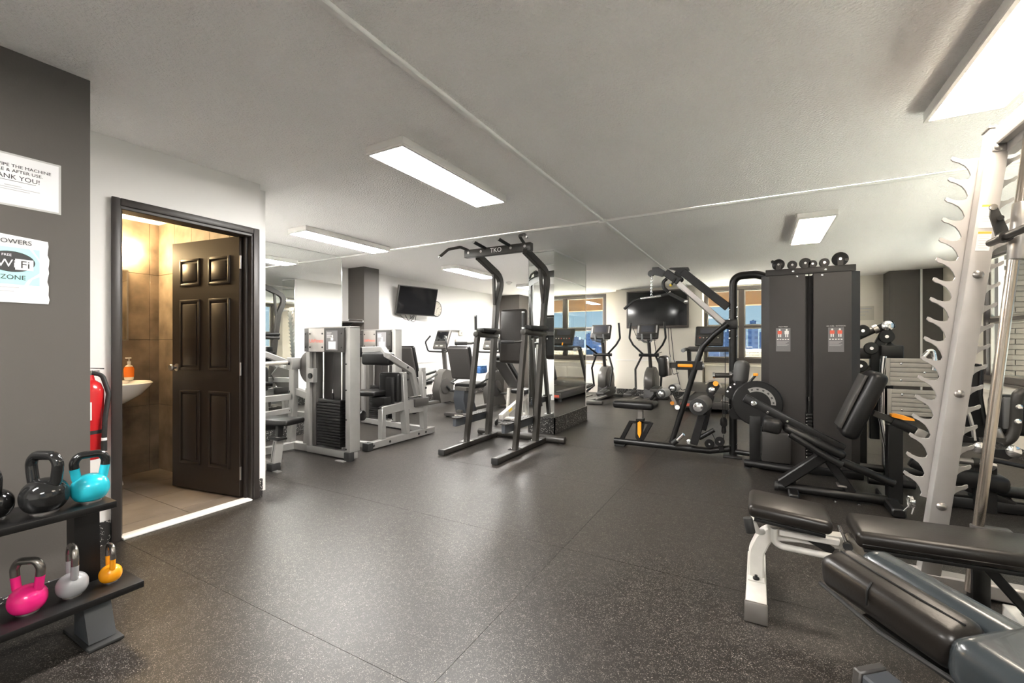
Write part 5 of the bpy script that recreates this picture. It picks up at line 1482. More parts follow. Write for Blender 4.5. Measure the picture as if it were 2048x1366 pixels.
part('foot_bar', 'black_metal', r, lambda m: m.cyl(P5(C6(1105, 1095), YL - .2), P5(C6(1295, 990), YL - .2), .024, 12))
part('pin_handle', 'chrome', r, lambda m: m.cyl(P5(C6(830, 1125), YL - .15), P5(C6(915, 1045), YL - .15), .020, 12))
part('pin_collar', 'black_metal', r, lambda m: m.cyl(P5(C6(780, 1165), YL - .15), P5(C6(835, 1120), YL - .15), .028, 12))
for c_ in ((1235, 1165), (1362, 1135)):
    q = P5(C6(*c_), YL - .1)
    part('pulley', 'black_metal', r, lambda m: m.lathe([(.043, -.014), (.048, -.010), (.042, 0), (.048, .010), (.043, .014)], q, EY, 22))
    part('pulley_hub', 'chrome', r, lambda m: m.cyl(q + V((0, -.018, 0)), q + V((0, .018, 0)), .009, 10))
    part('pulley_bracket', 'black_metal', r, lambda m: m.beam(q + V((0, .02, 0)), V((q.x + .02, q.y + .02, .06)), .008, .05, up=EX))
for c0, c1 in (((1400, 560), (1400, 870)), ((1430, 0), (1430, 880)), ((1270, 1040), (1310, 1120)), ((1410, 1050), (1412, 1120))):
    part('cable', 'rubber', r, lambda m: m.cyl(P5(C6(*c0), YL - .1), P5(C6(*c1), YL - .1), .004, 6))
q = P5(C6(1412, 930), YL - .1)
part('cable_stop', 'rubber', r, lambda m: m.lathe([(.016, -.09), (.024, -.07), (.020, -.02), (.034, .0), (.034, .05), (.02, .08)], q, UP, 14))
# press arm unit: pad, handle, cam discs
q = YP(C7(810, 1050), 5.0)
Rp = Matrix.Rotation(.10, 3, 'Y') @ Matrix.Rotation(-.5, 3, 'Z')
part('arm_pad', 'pad_grey', r, lambda m: pad(m, q, (.12, .16, .24), Rp, .055))
part('arm_bar', 'gun', r, lambda m: m.cyl(YP(C7(490, 1085), 5.0), YP(C7(720, 1085), 5.0), .026, 14, bev=.004))
for c_ in ((500, 1085), (690, 1072)):
    part('bar_collar', 'chrome', r, lambda m: m.cyl(YP(C7(c_[0] - 12, c_[1]), 5.0), YP(C7(c_[0] + 14, c_[1]), 5.0), .031, 14))
part('arm_socket', 'black_metal', r, lambda m: m.cyl(YP(C7(710, 1080), 5.0), YP(C7(790, 1075), 5.0), .045, 16, bev=.01))
part('pad_stem', 'black_metal', r, lambda m: m.beam(YP(C7(790, 1150), 4.95), YP(C7(785, 1320), 4.95), .06, .06, up=EY))
part('sector_plate', 'black_metal', r, lambda m: m.prism([YP(C7(790 + 165 * math.cos(a_), 1320 - 165 * math.sin(a_)), 4.98) for a_ in [math.pi * k / 14 for k in range(15)]] + [YP(C7(700, 1365), 4.98), YP(C7(880, 1365), 4.98)], (0, .02, 0)))
for k in range(7):
    a_ = math.pi * (.12 + .76 * k / 6)
    part('index_hole', 'chrome', r, lambda m: m.cyl(YP(C7(790 + 145 * math.cos(a_), 1320 - 145 * math.sin(a_)), 4.966), YP(C7(790 + 145 * math.cos(a_), 1320 - 145 * math.sin(a_)), 4.972), .009, 10))
part('pivot_cap', 'chrome', r, lambda m: m.lathe([(.038, 0), (.038, .012), (.026, .02), (0, .022)], YP(C7(787, 1318), 4.93), (0, -1, 0), 18))
dc = YP(C8(600, 560), 4.83)
part('cam_disc', 'black_metal', r, lambda m: m.lathe([(.205, -.02), (.215, -.012), (.215, .012), (.205, .02)], dc, EY, 40))
def arc(m):
    a0, a1, n = -.05, 2.1, 14
    o_ = [dc + V((.155 * math.cos(a0 + (a1 - a0) * k / n), -.022, .155 * math.sin(a0 + (a1 - a0) * k / n))) for k in range(n + 1)]
    i_ = [dc + V((.115 * math.cos(a0 + (a1 - a0) * k / n), -.022, .115 * math.sin(a0 + (a1 - a0) * k / n))) for k in range(n + 1)]
    m.prism(o_ + i_[::-1], (0, .004, 0))
part('index_plate', 'silver', r, arc)
for k in range(6):
    a_ = .1 + 1.8 * k / 5
    part('index_hole', 'ink', r, lambda m: m.rbox(dc + V((.135 * math.cos(a_), -.026, .135 * math.sin(a_))), (.014, .004, .018), Matrix.Rotation(-a_, 3, 'Y')))
part('cam_lever', 'black_metal', r, lambda m: m.cyl(YP(C8(520, 340), 4.83), YP(C8(580, 270), 4.83), .012, 10))
part('cam_knob', 'orange', r, lambda m: m.rbox(YP(C8(585, 258), 4.83), (.045, .03, .03), None, .01))
part('frame_post', 'black_metal', r, lambda m: m.box((YP(C8(520, 800), 4.85).x, 4.80, .05), (YP(C8(640, 800), 4.85).x, 4.90, YP(C8(580, 690), 4.85).z), .006))
part('frame_cross', 'black_metal', r, lambda m: m.cyl((YP(C8(470, 1210), 4.8).x, 4.80, .05), (.30, 4.74, .05), .034, 14))
part('frame_foot', 'rubber', r, lambda m: (m.cyl((YP(C8(500, 1210), 4.8).x, 4.80, 0), (YP(C8(500, 1210), 4.8).x, 4.80, .015), .03)))
part('frame_cross', 'black_metal', r, lambda m: m.cyl((bx, YL, .06), (.1, YL - .10, .06), .028, 12))
part('side_plate', 'black_metal', r, lambda m: m.prism([YP(C8(*c_), 4.95) for c_ in ((290, 640), (370, 590), (520, 640), (520, 740), (330, 720))], (0, .03, 0)))
part('guard_panel', 'placard_black', r, lambda m: m.box((YP(C8(650, 900), 4.82).x, 4.80, .08), (YP(C8(955, 900), 4.82).x, 4.84, YP(C8(700, 860), 4.82).z), .006))
def ub(m):
    for z in (.12, .55, .68, 1.25, 1.33, 1.45, 1.55):
        bolt(m, (bx - .03, YL - .035, z), (-.4, -1, 0), .010, .008)
        bolt(m, (bx + .036, YL - .02, z + .02), (1, -.4, 0), .010, .008)
part('bolt', 'chrome', r, ub)

# ================================================================== leg bench in front of the tower
YG = 4.15
def G(c, y=YG): return YP(A6(*c), y)
r = thing('leg_bench', 'black reclining leg bench with raised backrest in front of the weight tower', 'bench', (.45, YG, 0))
bz = .05
xa_, xb_ = G((165, 1180)).x, G((740, 1265)).x
part('base_tube', 'black_metal', r, lambda m: m.cyl((xa_, YG, bz), (xb_, YG, bz), .036, 16, bev=.006))
part('base_cap', 'rubber', r, lambda m: m.cyl((xa_ - .004, YG, bz), (xa_ + .02, YG, bz), .039, 16))
part('rear_foot', 'black_metal', r, lambda m: m.beam((xb_ - .04, YG - .25, .04), (xb_ - .04, YG + .25, .04), .08, .06, bev=.01))
part('front_foot', 'black_metal', r, lambda m: m.beam((xa_ + .12, YG - .2, .03), (xa_ + .12, YG + .2, .03), .07, .05, bev=.01))
part('front_leg', 'black_metal', r, lambda m: m.tube([V((G((195, 1165)).x, YG, .08)), G((400, 1010))], 0, rect=(.10, .075), fil=.05))
part('rear_leg', 'black_metal', r, lambda m: m.tube([V((G((525, 1220)).x, YG + .02, .07)), G((400, 1010), YG + .02)], 0, rect=(.08, .065), fil=.05))
part('leg_collar', 'brushed', r, lambda m: m.beam(G((455, 1150), YG + .01), G((500, 1158), YG + .01), .10, .014))
up_, lo_ = G((20, 742), YG - .03), G((330, 890), YG - .03)
part('lever_bar', 'black_metal', r, lambda m: m.beam(up_, G((490, 985), YG - .03), .055, .065, bev=.01, seg=2))
part('lower_bar', 'black_metal', r, lambda m: m.tube([G((235, 915), YG - .16), G((380, 1005), YG - .16), G((480, 1062), YG - .16)], .024, 12, .06))
part('stay_bar', 'black_metal', r, lambda m: m.cyl(G((470, 1040), YG - .05), G((725, 1148), YG - .02), .030, 14))
a_, b_ = G((200, 875)), G((485, 1012))
Rs = frame(b_ - a_, UP)
part('seat', 'vinyl', r, lambda m: m.rbox((a_ + b_) / 2 + V((0, -.02, .012)), ((b_ - a_).length, .26, .065), Rs, .030, 4))
part('seat_nose', 'vinyl', r, lambda m: m.rbox(G((150, 870), YG - .08), (.13, .22, .11), Matrix.Rotation(.15, 3, 'Y'), .03, 4))
a_, b_ = G((505, 905), YG + .02), G((640, 640), YG + .02)
Rb = frame(b_ - a_, EY)
part('back_pad', 'vinyl', r, lambda m: m.rbox((a_ + b_) / 2, ((b_ - a_).length + .06, .115, .30), Rb, .045, 4))
part('back_board', 'plastic_grey', r, lambda m: m.rbox((a_ + b_) / 2 + Rb @ V((0, -.072, 0)), ((b_ - a_).length - .04, .02, .24), Rb, .004))
pp = G((725, 870), YG + .02)
part('rear_post', 'black_metal', r, lambda m: m.beam((pp.x, YG + .02, .04), (pp.x, YG + .02, pp.z), .09, .085, up=EX))
part('slide_bar', 'gun', r, lambda m: m.beam(YP(B3(240, 135), YG), YP(B3(450, 215), YG), .045, .045))
part('slide_sleeve', 'black_metal', r, lambda m: m.beam(YP(B3(440, 215), YG), YP(B3(680, 325), YG), .06, .065, bev=.012, seg=2))
part('slide_end', 'brushed', r, lambda m: m.beam(YP(B3(680, 325), YG), YP(B3(790, 375), YG), .06, .06))
part('release_lever', 'orange', r, lambda m: m.prism([YP(B3(*c_), YG - .02) for c_ in ((425, 145), (470, 140), (570, 165), (660, 195), (670, 215), (560, 205), (430, 172))], (0, .06, 0)))
def lb(m):
    for c_ in ((65, 770), (130, 812), (222, 855), (240, 918), (378, 1005), (508, 1065), (448, 1232), (560, 1248)):
        big = c_ in ((65, 770), (240, 918), (378, 1005))
        q = G(c_, YG - .07 if c_[1] < 1000 else YG - .04)
        bolt(m, q, (0, -1, 0), .022 if big else .012, .014)
part('bolt', 'chrome', r, lb)

# ================================================================== leg press footplates behind the rack
YQ = 5.05
r = thing('leg_press_machine', 'black leg press with slotted silver footplates behind the silver rack', 'leg press', (1.15, YQ, 0))
for (c0, c1) in (((408, 660), (1000, 995)), ((425, 1010), (1000, 1340))):
    a_, b_ = YP(B2(*c0), YQ), YP(B2(*c1), YQ)
    pl = part('footplate', 'plastic_grey', r, lambda m: m.box((a_.x + .002, YQ + .006, b_.z), (b_.x, YQ + .02, a_.z), .002))
    n = 6; h_ = (a_.z - b_.z) / n
    for k in range(n):
        part('slat', 'greige_metal', pl, lambda m: m.box((a_.x + .03, YQ - .004, a_.z - (k + 1) * h_ + .002), (b_.x, YQ + .006, a_.z - k * h_ - .002), .001))
    part('plate_edge', 'greige_metal', pl, lambda m: m.box((a_.x, YQ - .004, b_.z), (a_.x + .029, YQ + .006, a_.z), .001))
    def rv(m):
        for u, v_ in ((.3, .2), (.3, .8), (.75, .5)):
            bolt(m, (a_.x + (b_.x - a_.x) * u, YQ - .004, a_.z + (b_.z - a_.z) * v_), (0, -1, 0), .009, .004)
    part('rivet', 'chrome', pl, rv)
part('chrome_tube', 'chrome', r, lambda m: m.tube([YP(B2(385, 640), YQ + .05), YP(B2(365, 800), YQ + .05), YP(B3(330, 200), YQ + .05), YP(B3(385, 500), YQ + .05), V((YP(B3(390, 700), YQ + .05).x, YQ + .05, .05))], .022, 12, .1))
part('frame_post', 'black_metal', r, lambda m: m.beam((1.02, YQ + .12, 0), (1.02, YQ + .12, 1.0), .07, .07, up=EX))
part('frame_post', 'black_metal', r, lambda m: m.beam((.86, YQ + .25, 0), (.86, YQ + .25, .80), .06, .06, up=EX))
part('frame_base', 'black_metal', r, lambda m: m.cyl((.80, YQ + .12, .05), (1.7, YQ + .12, .05), .035, 14))
part('frame_base', 'black_metal', r, lambda m: m.cyl((.80, YQ - .35, .05), (1.1, YQ - .35, .05), .033, 14))
part('frame_base', 'black_metal', r, lambda m: m.cyl((1.05, YQ - .35, .05), (1.05, YQ + .2, .05), .033, 14))
def Q(c, y=YQ + .25): return YP(D8(*c), y)
part('press_arm', 'gun', r, lambda m: m.cyl(Q((560, 520)), Q((860, 385)), .030, 14))
part('arm_collar', 'brushed', r, lambda m: m.cyl(Q((800, 410)), Q((860, 385)), .042, 16))
part('arm_end', 'black_metal', r, lambda m: m.beam(Q((850, 395)), Q((1085, 325)), .07, .085, bev=.02, seg=2))
part('arm_pivot', 'chrome', r, lambda m: m.lathe([(.045, 0), (.045, .008), (.03, .014), (0, .015)], Q((990, 352), YQ + .21), (0, -1, 0), 20))
part('arm_mast', 'black_metal', r, lambda m: m.tube([Q((990, 400)), Q((870, 610)), Q((820, 700)), Q((810, 940)), V((Q((810, 940)).x, YQ + .25, .3))], 0, rect=(.075, .065), fil=.12, up=EY))
part('lower_arm', 'gun', r, lambda m: m.cyl(Q((560, 1050)), Q((800, 910)), .032, 14))
for c_, rad in (((975, 500), .06), ((768, 660), .058), ((1050, 708), .068), ((650, 420), .055), ((620, 900), .055)):
    q = Q(c_, YQ + .22)
    part('pulley', 'black_metal', r, lambda m: m.lathe([(rad * .92, -.016), (rad, -.012), (rad * .9, 0), (rad, .012), (rad * .92, .016)], q, EY, 24))
    part('pulley_hub', 'chrome', r, lambda m: m.cyl(q + V((0, -.022, 0)), q + V((0, .02, 0)), .015, 12))
part('pulley_guard', 'black_metal', r, lambda m: m.rbox(Q((1050, 720), YQ + .20), (.17, .03, .14), None, .03, 3))
part('cable', 'rubber', r, lambda m: m.cyl(Q((1035, 500)), Q((1035, 640)), .006, 8))
part('cable_ball', 'rubber', r, lambda m: m.ball(Q((1030, 620)), .028, 12, 8))
part('counterweight', 'black_metal', r, lambda m: m.rbox(Q((640, 730), YQ + .3), (.22, .16, .10), None, .01))
part('grab_bar', 'chrome', r, lambda m: m.tube([YP(B2(830, 650), YQ - .02), YP(B2(900, 580), YQ - .02), YP(B2(945, 580), YQ - .02), YP(B2(960, 650), YQ - .02), YP(B2(950, 800), YQ - .02)], .017, 10, .04))

# ================================================================== machine at the right edge
YK = 4.55
def H3(c, y=YK): return YP(D3(*c), y)
def H4(c, y=YK): return YP(D4(*c), y)
r = thing('chest_press_machine', 'black seated machine with tall backrest at the right picture edge', 'weight machine', (1.6, YK, 0))
a_, b_ = H3((150, 205)), H3((480, 205))
lo_ = H3((520, 1250))
part('backrest', 'vinyl', r, lambda m: m.prism([H3(c) for c in ((60, 260), (120, 215), (430, 212), (475, 250), (455, 680), (530, 1150), (530, 1300), (40, 1300))], (0, .10, 0)))
part('backrest_piping', 'black_metal', r, lambda m: m.tube([H3((110, 225), YK - .06), H3((430, 222), YK - .06), H3((468, 260), YK - .06), H3((448, 680), YK - .06), H3((522, 1150), YK - .06)], .008, 8, .02))
part('curved_rail', 'white_metal', r, lambda m: m.tube([H3((245, 860), YK - .12), H3((300, 1010), YK - .12), H3((345, 1180), YK - .12), H3((370, 1366), YK - .12)], 0, rect=(.012, .045), fil=.1, up=EY))
part('swing_plate', 'black_metal', r, lambda m: m.tube([H4((50, 80), YK - .12), H4((140, 120), YK - .12), H4((250, 165), YK - .12), H4((390, 165), YK - .12)], 0, rect=(.03, .07), fil=.05))
part('seat_block', 'vinyl', r, lambda m: m.rbox(H4((150, 600), YK - .1), (.42, .34, .12), Matrix.Rotation(.12, 3, 'Y'), .04, 3))
part('cross_tube', 'brushed', r, lambda m: m.cyl(H4((-150, 380), YK - .2), H4((330, 440), YK - .2), .022, 14))
part('tube_collar', 'gun', r, lambda m: m.cyl(H4((310, 440), YK - .2), H4((400, 448), YK - .2), .032, 16))
part('pivot_cap', 'chrome', r, lambda m: m.lathe([(.045, 0), (.045, .01), (.03, .018), (0, .02)], H4((512, 470), YK - .24), (0, -1, 0), 18))
pz = H4((440, 480), YK - .15)
part('center_post', 'black_metal', r, lambda m: m.beam((pz.x, YK - .15, 0), (pz.x, YK - .15, pz.z), .11, .12, up=EX))
part('base_rail', 'black_metal', r, lambda m: m.cyl((pz.x, YK - .15, H4((600, 760)).z), (2.3, YK - .10, H4((600, 760)).z), .04, 14))
part('base_rail', 'black_metal', r, lambda m: m.beam((pz.x - .2, YK - .15, .05), (2.3, YK - .12, .05), .09, .08, bev=.012, seg=2))
part('base_rail', 'black_metal', r, lambda m: m.beam((1.0, YK - .15, .30), (1.55, YK - .15, .06), .07, .07, bev=.012, seg=2))
part('diagonal_brace', 'black_metal', r, lambda m: m.beam(H4((540, 640), YK), H4((840, 1080), YK), .06, .06))
part('lever_plate', 'black_metal', r, lambda m: m.prism([H4(c, YK - .25) for c in ((480, 290), (560, 270), (850, 255), (905, 290), (870, 370), (780, 400), (520, 350))], (0, .03, 0)))
for c_ in ((402, 240), (862, 292)):
    part('lever_pivot', 'chrome', r, lambda m: m.lathe([(.040, 0), (.040, .010), (.026, .016), (0, .018)], H4(c_, YK - .27), (0, -1, 0), 18))
part('lever_rod', 'gun', r, lambda m: m.cyl(H4((120, 215), YK - .24), H4((360, 232), YK - .24), .026, 12))
part('pad_arm', 'gun', r, lambda m: m.tube([H3((1130, 640), YK - .3), H3((1040, 670), YK - .3), H3((1010, 780), YK - .3), H3((985, 1180), YK - .3), H3((930, 1340), YK - .3), H4((690, 190), YK - .3)], .032, 14, .09, n=7))
part('roller_pad', 'vinyl', r, lambda m: m.rbox(H3((925, 985), YK - .22), (.22, .12, .28), Matrix.Rotation(.2, 3, 'Z'), .045, 4))
part('pad_shell', 'pad_grey', r, lambda m: m.rbox(H3((890, 960), YK - .29), (.06, .03, .22), None, .012))
for c_ in ((1045, 865), (1025, 1085)):
    part('bolt', 'chrome', r, lambda m: bolt(m, H3(c_, YK - .335), (0, -1, 0), .018, .012))
part('hand_peg', 'brushed', r, lambda m: m.cyl(H4((690, 120), YK - .3), H3((690, 1190), YK - .3), .026, 14, bev=.004))
part('peg_collar', 'gun', r, lambda m: m.cyl(H4((680, 160), YK - .3), H4((680, 100), YK - .3), .036, 14))
part('cable', 'rubber', r, lambda m: m.cyl(H4((520, 400), YK - .3), H4((1100, 520), YK - .25), .014, 10))
part('rear_panel', 'plastic_grey', r, lambda m: m.box((1.95, YK + .4, .0), (2.25, YK + .7, .5), .01))

# ================================================================== silver smith rack
SL = math.atan2(.21, 1.84)
ax = V((math.sin(SL), 0, math.cos(SL))); ux = V((-math.cos(SL), 0, math.sin(SL)))     # along upright, and to its left
r = thing('smith_rack', 'tall leaning silver rack upright with hooked bar catches on both sides', 'rack', (.9, 2.3, 0))


def rack_side(ys, face):
    o = YP((1872, 1045), 2.9); o.y = ys
    o = o - ax * (o.z / ax.z)          # foot on the floor line
    Lh = 2.19 / ax.z
    part('upright', 'rack_silver', r, lambda m: m.beam(o + ax * .02, o + ax * Lh, .076, .075, up=V((0, 1, 0)), bev=.006, seg=2))
    pit = .0985
    w0 = .42
    nH = 17
    pts = []
    L_ = [(.0095, .0065), (.005, .0215), (.0157, .047), (.032, .069), (.056, .086), (.077, .0946), (.086, .105), (.083, .117), (.073, .114), (.059, .105), (.0365, .099), (.0196, .1005)]
    b = .050
    for k in range(nH):
        for u_, w_ in L_: pts.append(ux * (b + u_) + ax * (w0 + k * pit + w_))
    top = w0 + nH * pit + .004
    pts.append(ux * b + ax * top)
    rp = []
    for k in range(nH):
        for u_, w_ in L_: rp.append(-ux * (b - .006 + u_ * .72) + ax * (w0 - .01 + k * pit + w_))
    rp.append(-ux * (b - .006) + ax * top)
    pts = pts + rp[::-1]
    part('hook_plate', 'rack_silver', r, lambda m: m.prism([o + V((0, .048, 0)) + p for p in pts], (0, .012, 0)), angle=25)
    def bl(m):
        for w_ in (.415, .965, 1.53, Lh - .09):
            m.lathe([(.020, 0), (.019, .006), (.012, .013), (0, .015)], o + ax * w_ + V((0, -.0375, 0)), (0, -1, 0), 16)
    part('bolt', 'brushed', r, bl)
    part('floor_rail', 'rack_silver', r, lambda m: m.beam((o.x - .08, ys, .045), (o.x + 1.2, ys, .045), .08, .07, bev=.008))
    part('rail_cap', 'rubber', r, lambda m: m.box((o.x - .10, ys - .045, 0), (o.x - .08, ys + .045, .085), .004))
    part('rear_post', 'rack_silver', r, lambda m: m.beam((o.x + 1.1, ys, .08), (o.x + 1.1, ys, 2.15), .07, .07, up=EX))
    part('top_link', 'rack_silver', r, lambda m: m.beam(o + ax * (Lh - .05), (o.x + 1.1, ys, 2.12), .06, .06))
    return o, Lh


o1, Lh = rack_side(2.9, 1)
o2, _ = rack_side(.30, 1)
tp = o1 + ax * (Lh - .035)
part('top_beam', 'rack_silver', r, lambda m: m.beam(tp + V((.012, .03, 0)), V((o2.x, .27, 0)) + ax * (Lh - .035) + V((.012, 0, 0)), .055, .085, bev=.006))
part('top_cap', 'brushed', r, lambda m: m.rbox(o1 + ax * (Lh + .004), (.086, .086, .010), frame(-ux, UP), .003))
part('beam_flange', 'brushed', r, lambda m: m.rbox(tp + V((.012, -.043, -.055)), (.075, .006, .04), frame(-ux, UP), .002))
# warning labels on the upright
for w_, h_, hd in ((1.80, .108, 'print_yellow'), (1.685, .09, 'print_orange')):
    c_ = o1 + ax * (w_ + .0) + V((.0, -.0382, 0))
    Rl = Matrix((-ux, V((0, 1, 0)), ax)).transposed()
    lb_ = part('warning_label', 'paper', r, lambda m: m.rbox(c_, (.048, .001, h_), Rl), smooth=False)
    part('label_header', hd, lb_, lambda m: m.rbox(c_ + ax * (h_ / 2 - .006) + V((0, -.0006, 0)), (.046, .001, .010), Rl), smooth=False)
    for k in range(6):
        part('text_line', 'ink_light', lb_, lambda m: m.rbox(c_ + ax * (h_ / 2 - .022 - k * .011) + V((0, -.0006, 0)), (.036 - .006 * (k % 2), .001, .0018), Rl), smooth=False)
# guide rods and bar carriage
YR = 2.72
g0, g1 = YP((1957, 1048), YR), YP((2036, 450), YR)
gd = (g1 - g0).normalized()
gf = g0 - gd * ((g0.z - .09) / gd.z); gt = g0 + gd * ((2.12 - g0.z) / gd.z)
part('guide_rod', 'rod_steel', r, lambda m: m.cyl(gf, gt, .019, 18))
part('rod_base', 'plastic_grey', r, lambda m: (m.box((g0.x - .025, YR - .03, g0.z - .10), (g0.x + .10, YR + .02, g0.z - .005), .006),))
part('rod_stand', 'black_metal', r, lambda m: m.box((g0.x - .03, YR - .035, 0), (g0.x + .03, YR + .035, g0.z - .09), .006))
part('base_bolt', 'black_metal', r, lambda m: bolt(m, (g0.x + .075, YR - .031, g0.z - .07), (0, -1, 0), .016, .012))
part('slide_bearing', 'brushed', r, lambda m: m.cyl(YP((2034, 520), YR), YP((2046, 405), YR), .032, 18, bev=.004))
part('rod_bracket', 'rack_silver', r, lambda m: m.beam(gt + V((0, 0, -.02)), gt + V((0, .20, -.02)), .05, .05))
YH = 2.66
hk = [(610, 270), (640, 235), (690, 235), (720, 270), (880, 600), (860, 700), (790, 790), (720, 760), (690, 680), (600, 400)]
part('bar_hook', 'gun', r, lambda m: m.prism([YP(D1(*c), YH) for c in hk], (0, .012, 0)), angle=25)
part('hook_pin', 'gun', r, lambda m: m.cyl(YP(D1(770, 420), YH - .04), YP(D1(770, 420), YH + .05), .011, 12))
part('hook_rivet', 'rod_steel', r, lambda m: m.lathe([(.014, 0), (.013, .005), (0, .007)], YP(D1(655, 262), YH - .006), (0, -1, 0), 14))
bq = YP(D1(775, 735), YH)
part('smith_bar', 'gun', r, lambda m: m.cyl(bq + V((0, .10, 0)), V((bq.x, .20, bq.z)), .016, 16))
part('bar_sleeve', 'gun', r, lambda m: m.cyl(bq + V((0, -.02, 0)), bq + V((0, -.05, 0)), .024, 16))
# spring collar hung on the lowest hook
q = YP(B3(640, 1070), 2.87)
t = thing('spring_collar', 'chrome spring collar hanging from the lowest rack hook', 'collar', (q.x, q.y, q.z - .03))
def coil(m):
    pts = [q + V((-.010 + .020 * k / 54, .022 * math.sin(k * 2 * math.pi / 14), .026 * math.cos(k * 2 * math.pi / 14))) for k in range(55)]
    m.tube(pts, .0032, 6, .0)
part('coil', 'chrome', t, coil)
part('squeeze_handle', 'chrome', t, lambda m: m.cyl(q + V((-.01, 0, -.026)), q + V((-.028, .0, -.05)), .0032, 6))
part('squeeze_handle', 'chrome', t, lambda m: m.cyl(q + V((.01, 0, -.026)), q + V((.0, -.01, -.058)), .0032, 6))

# ================================================================== white flat bench in front of the rack
YB1 = 2.42
def W(c, y=YB1): return YP(E6(*c), y)
def W7(c, y=YB1): return YP(E7(*c), y)
r = thing('adjustable_bench', 'black padded bench with scuffed white frame in front of the silver rack', 'bench', (.4, YB1, 0))
part('foot_bar', 'white_metal', r, lambda m: m.box((-.052, 2.165, .006), (.030, 2.69, .085), .005))
part('foot_cap', 'brushed', r, lambda m: m.box((-.055, 2.150, .002), (.033, 2.166, .088), .003))
part('foot_cap', 'rubber', r, lambda m: m.box((-.055, 2.69, .002), (.033, 2.70, .088), .003))
part('front_leg', 'white_metal', r, lambda m: m.tube([(-.012, YB1, .086), W((240, 640)), W((330, 465)), W((620, 490))], 0, rect=(.06, .065), fil=.10, n=7))
part('leg_plate', 'white_metal', r, lambda m: m.box((-.045, YB1 - .07, .0855), (.022, YB1 + .07, .092), .002))
part('leg_bolt', 'black_metal', r, lambda m: m.lathe([(.014, 0), (.014, .008), (.007, .012), (.006, .02), (0, .02)], (-.012, YB1 - .055, .092), UP, 10))
part('main_beam', 'white_metal', r, lambda m: m.beam(W((600, 490)), W((1040, 560)), .055, .06))
bm_a, bm_b = W7((100, 250)), W7((1340, 945)); bm_b.z = max(bm_b.z, .07)
part('spine_beam', 'greige_metal', r, lambda m: m.beam(bm_a, bm_b, .06, .085, bev=.006))
part('rear_joint', 'black_metal', r, lambda m: m.beam(bm_b - (bm_b - bm_a).normalized() * .02, bm_b + (bm_b - bm_a).normalized() * .16, .075, .10, bev=.008))
part('rear_foot', 'white_metal', r, lambda m: m.beam((bm_b.x + .14, 2.14, .04), (bm_b.x + .14, 2.70, .04), .08, .07))
# loop tubes under the seat
for dy in (-.07, .07):
    part('carry_loop', 'white_metal', r, lambda m: m.tube([W((400, 440), YB1 + dy), W((400, 560), YB1 + dy), W((470, 605), YB1 + dy), W((930, 700), YB1 + dy)], .014, 12, .04))
part('seat_rail', 'white_metal', r, lambda m: m.beam(W((440, 470), YB1 - .05), W((1000, 570), YB1 - .05), .02, .03))
part('adjust_strut', 'black_metal', r, lambda m: m.beam(W((650, 480), YB1 - .03), W((940, 650), YB1 - .03), .02, .035))
part('rest_handle', 'white_metal', r, lambda m: m.tube([W((330, 470), YB1), W((250, 470), YB1 - .06), W((195, 350), YB1 - .10)], .013, 10, .03))
part('rest_grip', 'rubber', r, lambda m: m.cyl(W((160, 340), 2.19), W((190, 480), 2.19), .019, 14, bev=.004))
# seat and back pads
sa = [V((-.045, 2.28, .44)), V((.275, 2.28, .415))]
d_ = sa[1] - sa[0]
Rq = frame(d_, UP)
c_ = (sa[0] + sa[1]) / 2 + V((0, .135, -.005))
part('seat_pad', 'vinyl_brown', r, lambda m: m.rbox(c_, (d_.length, .27, .062), Rq, .026, 4))
part('seat_board', 'black_metal', r, lambda m: m.rbox(c_ + V((0, 0, -.042)), (d_.length - .05, .22, .016), Rq, .003))
ba, bb = V((.35, 2.415, .385)), V((1.22, 2.415, .415))
d2 = bb - ba
Rq2 = frame(d2, UP)
part('back_pad', 'vinyl_brown', r, lambda m: m.rbox((ba + bb) / 2, (d2.length, .27, .070), Rq2, .028, 4))
part('back_board', 'black_metal', r, lambda m: m.rbox((ba + bb) / 2 + V((0, 0, -.045)), (d2.length - .06, .22, .016), Rq2, .003))
part('back_piping', 'black_metal', r, lambda m: m.beam(ba + V((.02, -.136, -.012)), bb + V((-.02, -.136, -.012)), .004, .006))
part('hinge_pin', 'chrome', r, lambda m: m.cyl((.325, 2.30, .345), (.325, 2.53, .345), .010, 12))
part('hinge_bush', 'rubber', r, lambda m: m.cyl((.325, 2.295, .345), (.325, 2.315, .345), .017, 12))
part('prop_strut', 'black_metal', r, lambda m: m.beam((ba + bb) / 2 + V((-.02, 0, -.06)), bm_b + V((.10, 0, .06)), .03, .035))
part('strut_pin', 'chrome', r, lambda m: m.cyl(bm_b + V((.09, -.06, .055)), bm_b + V((.09, .06, .055)), .011, 12))

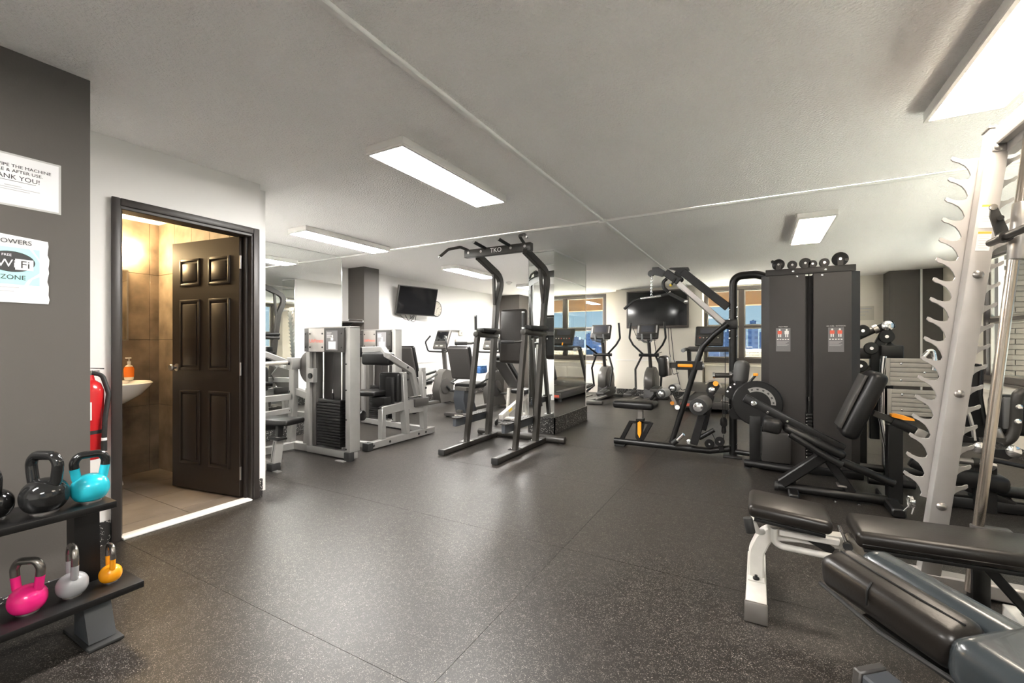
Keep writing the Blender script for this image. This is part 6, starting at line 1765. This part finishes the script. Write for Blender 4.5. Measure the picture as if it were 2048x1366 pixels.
# ================================================================== slate bench nearest the viewer
r = thing('slate_bench', 'glossy slate vinyl bench with dark brown cushion nearest the viewer', 'bench', (.42, 1.2, 0))
a2 = V((.66, -.751, -.10)).normalized(); n2 = V((-.751, -.66, 0)).normalized()     # along the bench toward the viewer, and to its left
tip = V((.215, 1.645, .56))
Rs2 = frame(a2, UP)
w2 = Rs2 @ UP
def S(u, s, z=0.0): return tip + a2 * u + n2 * s + w2 * z
part('bench_pad', 'vinyl_slate', r, lambda m: m.rbox(S(.73, -.055, -.045), (.83, .27, .125), Rs2, .045, 5))
part('pad_shoulder', 'vinyl_slate', r, lambda m: m.rbox(S(.22, -.115, -.045), (.46, .10, .115), Rs2, .04, 5))
part('head_cushion', 'vinyl_brown', r, lambda m: m.rbox(S(.155, .0, -.04), (.355, .125, .105), Rs2 @ Matrix.Rotation(.18, 3, 'X'), .036, 5))
part('cushion_seam', 'black_metal', r, lambda m: m.tube([S(.0, .0, .0125), S(.10, .005, .0135), S(.22, .005, .0135), S(.31, .0, .0125)], .003, 6, .05))
part('cushion_seam', 'black_metal', r, lambda m: m.tube([S(.13, .045, .0065), S(.135, .066, -.012), S(.14, .070, -.05)], .0025, 6, .01))
part('edge_piping', 'rubber', r, lambda m: m.tube([S(-.01, .055, -.088), S(.18, .07, -.098), S(.37, .055, -.092)], .006, 8, .05))
part('pad_board', 'black_metal', r, lambda m: m.rbox(S(.55, -.05, -.118), (.90, .16, .018), Rs2, .004))
part('spine_tube', 'slate_plastic', r, lambda m: m.beam(S(.17, .06, -.26), S(1.0, .06, -.26), .085, .085, bev=.006))
part('spine_cap', 'plastic_grey', r, lambda m: m.beam(S(.148, .06, -.26), S(.17, .06, -.26), .090, .090))
part('pad_support', 'black_metal', r, lambda m: m.beam(S(.36, -.0, -.125), S(.36, .03, -.24), .06, .06, up=a2))
for u in (.30, .85):
    f0 = S(u, .03, -.30)
    part('leg', 'slate_plastic', r, lambda m: m.beam(f0, (f0.x, f0.y, .05), .06, .06, up=n2))
    part('foot_bar', 'slate_plastic', r, lambda m: m.beam(V((f0.x, f0.y, .03)) - n2 * .20, V((f0.x, f0.y, .03)) + n2 * .20, .07, .058, bev=.006))
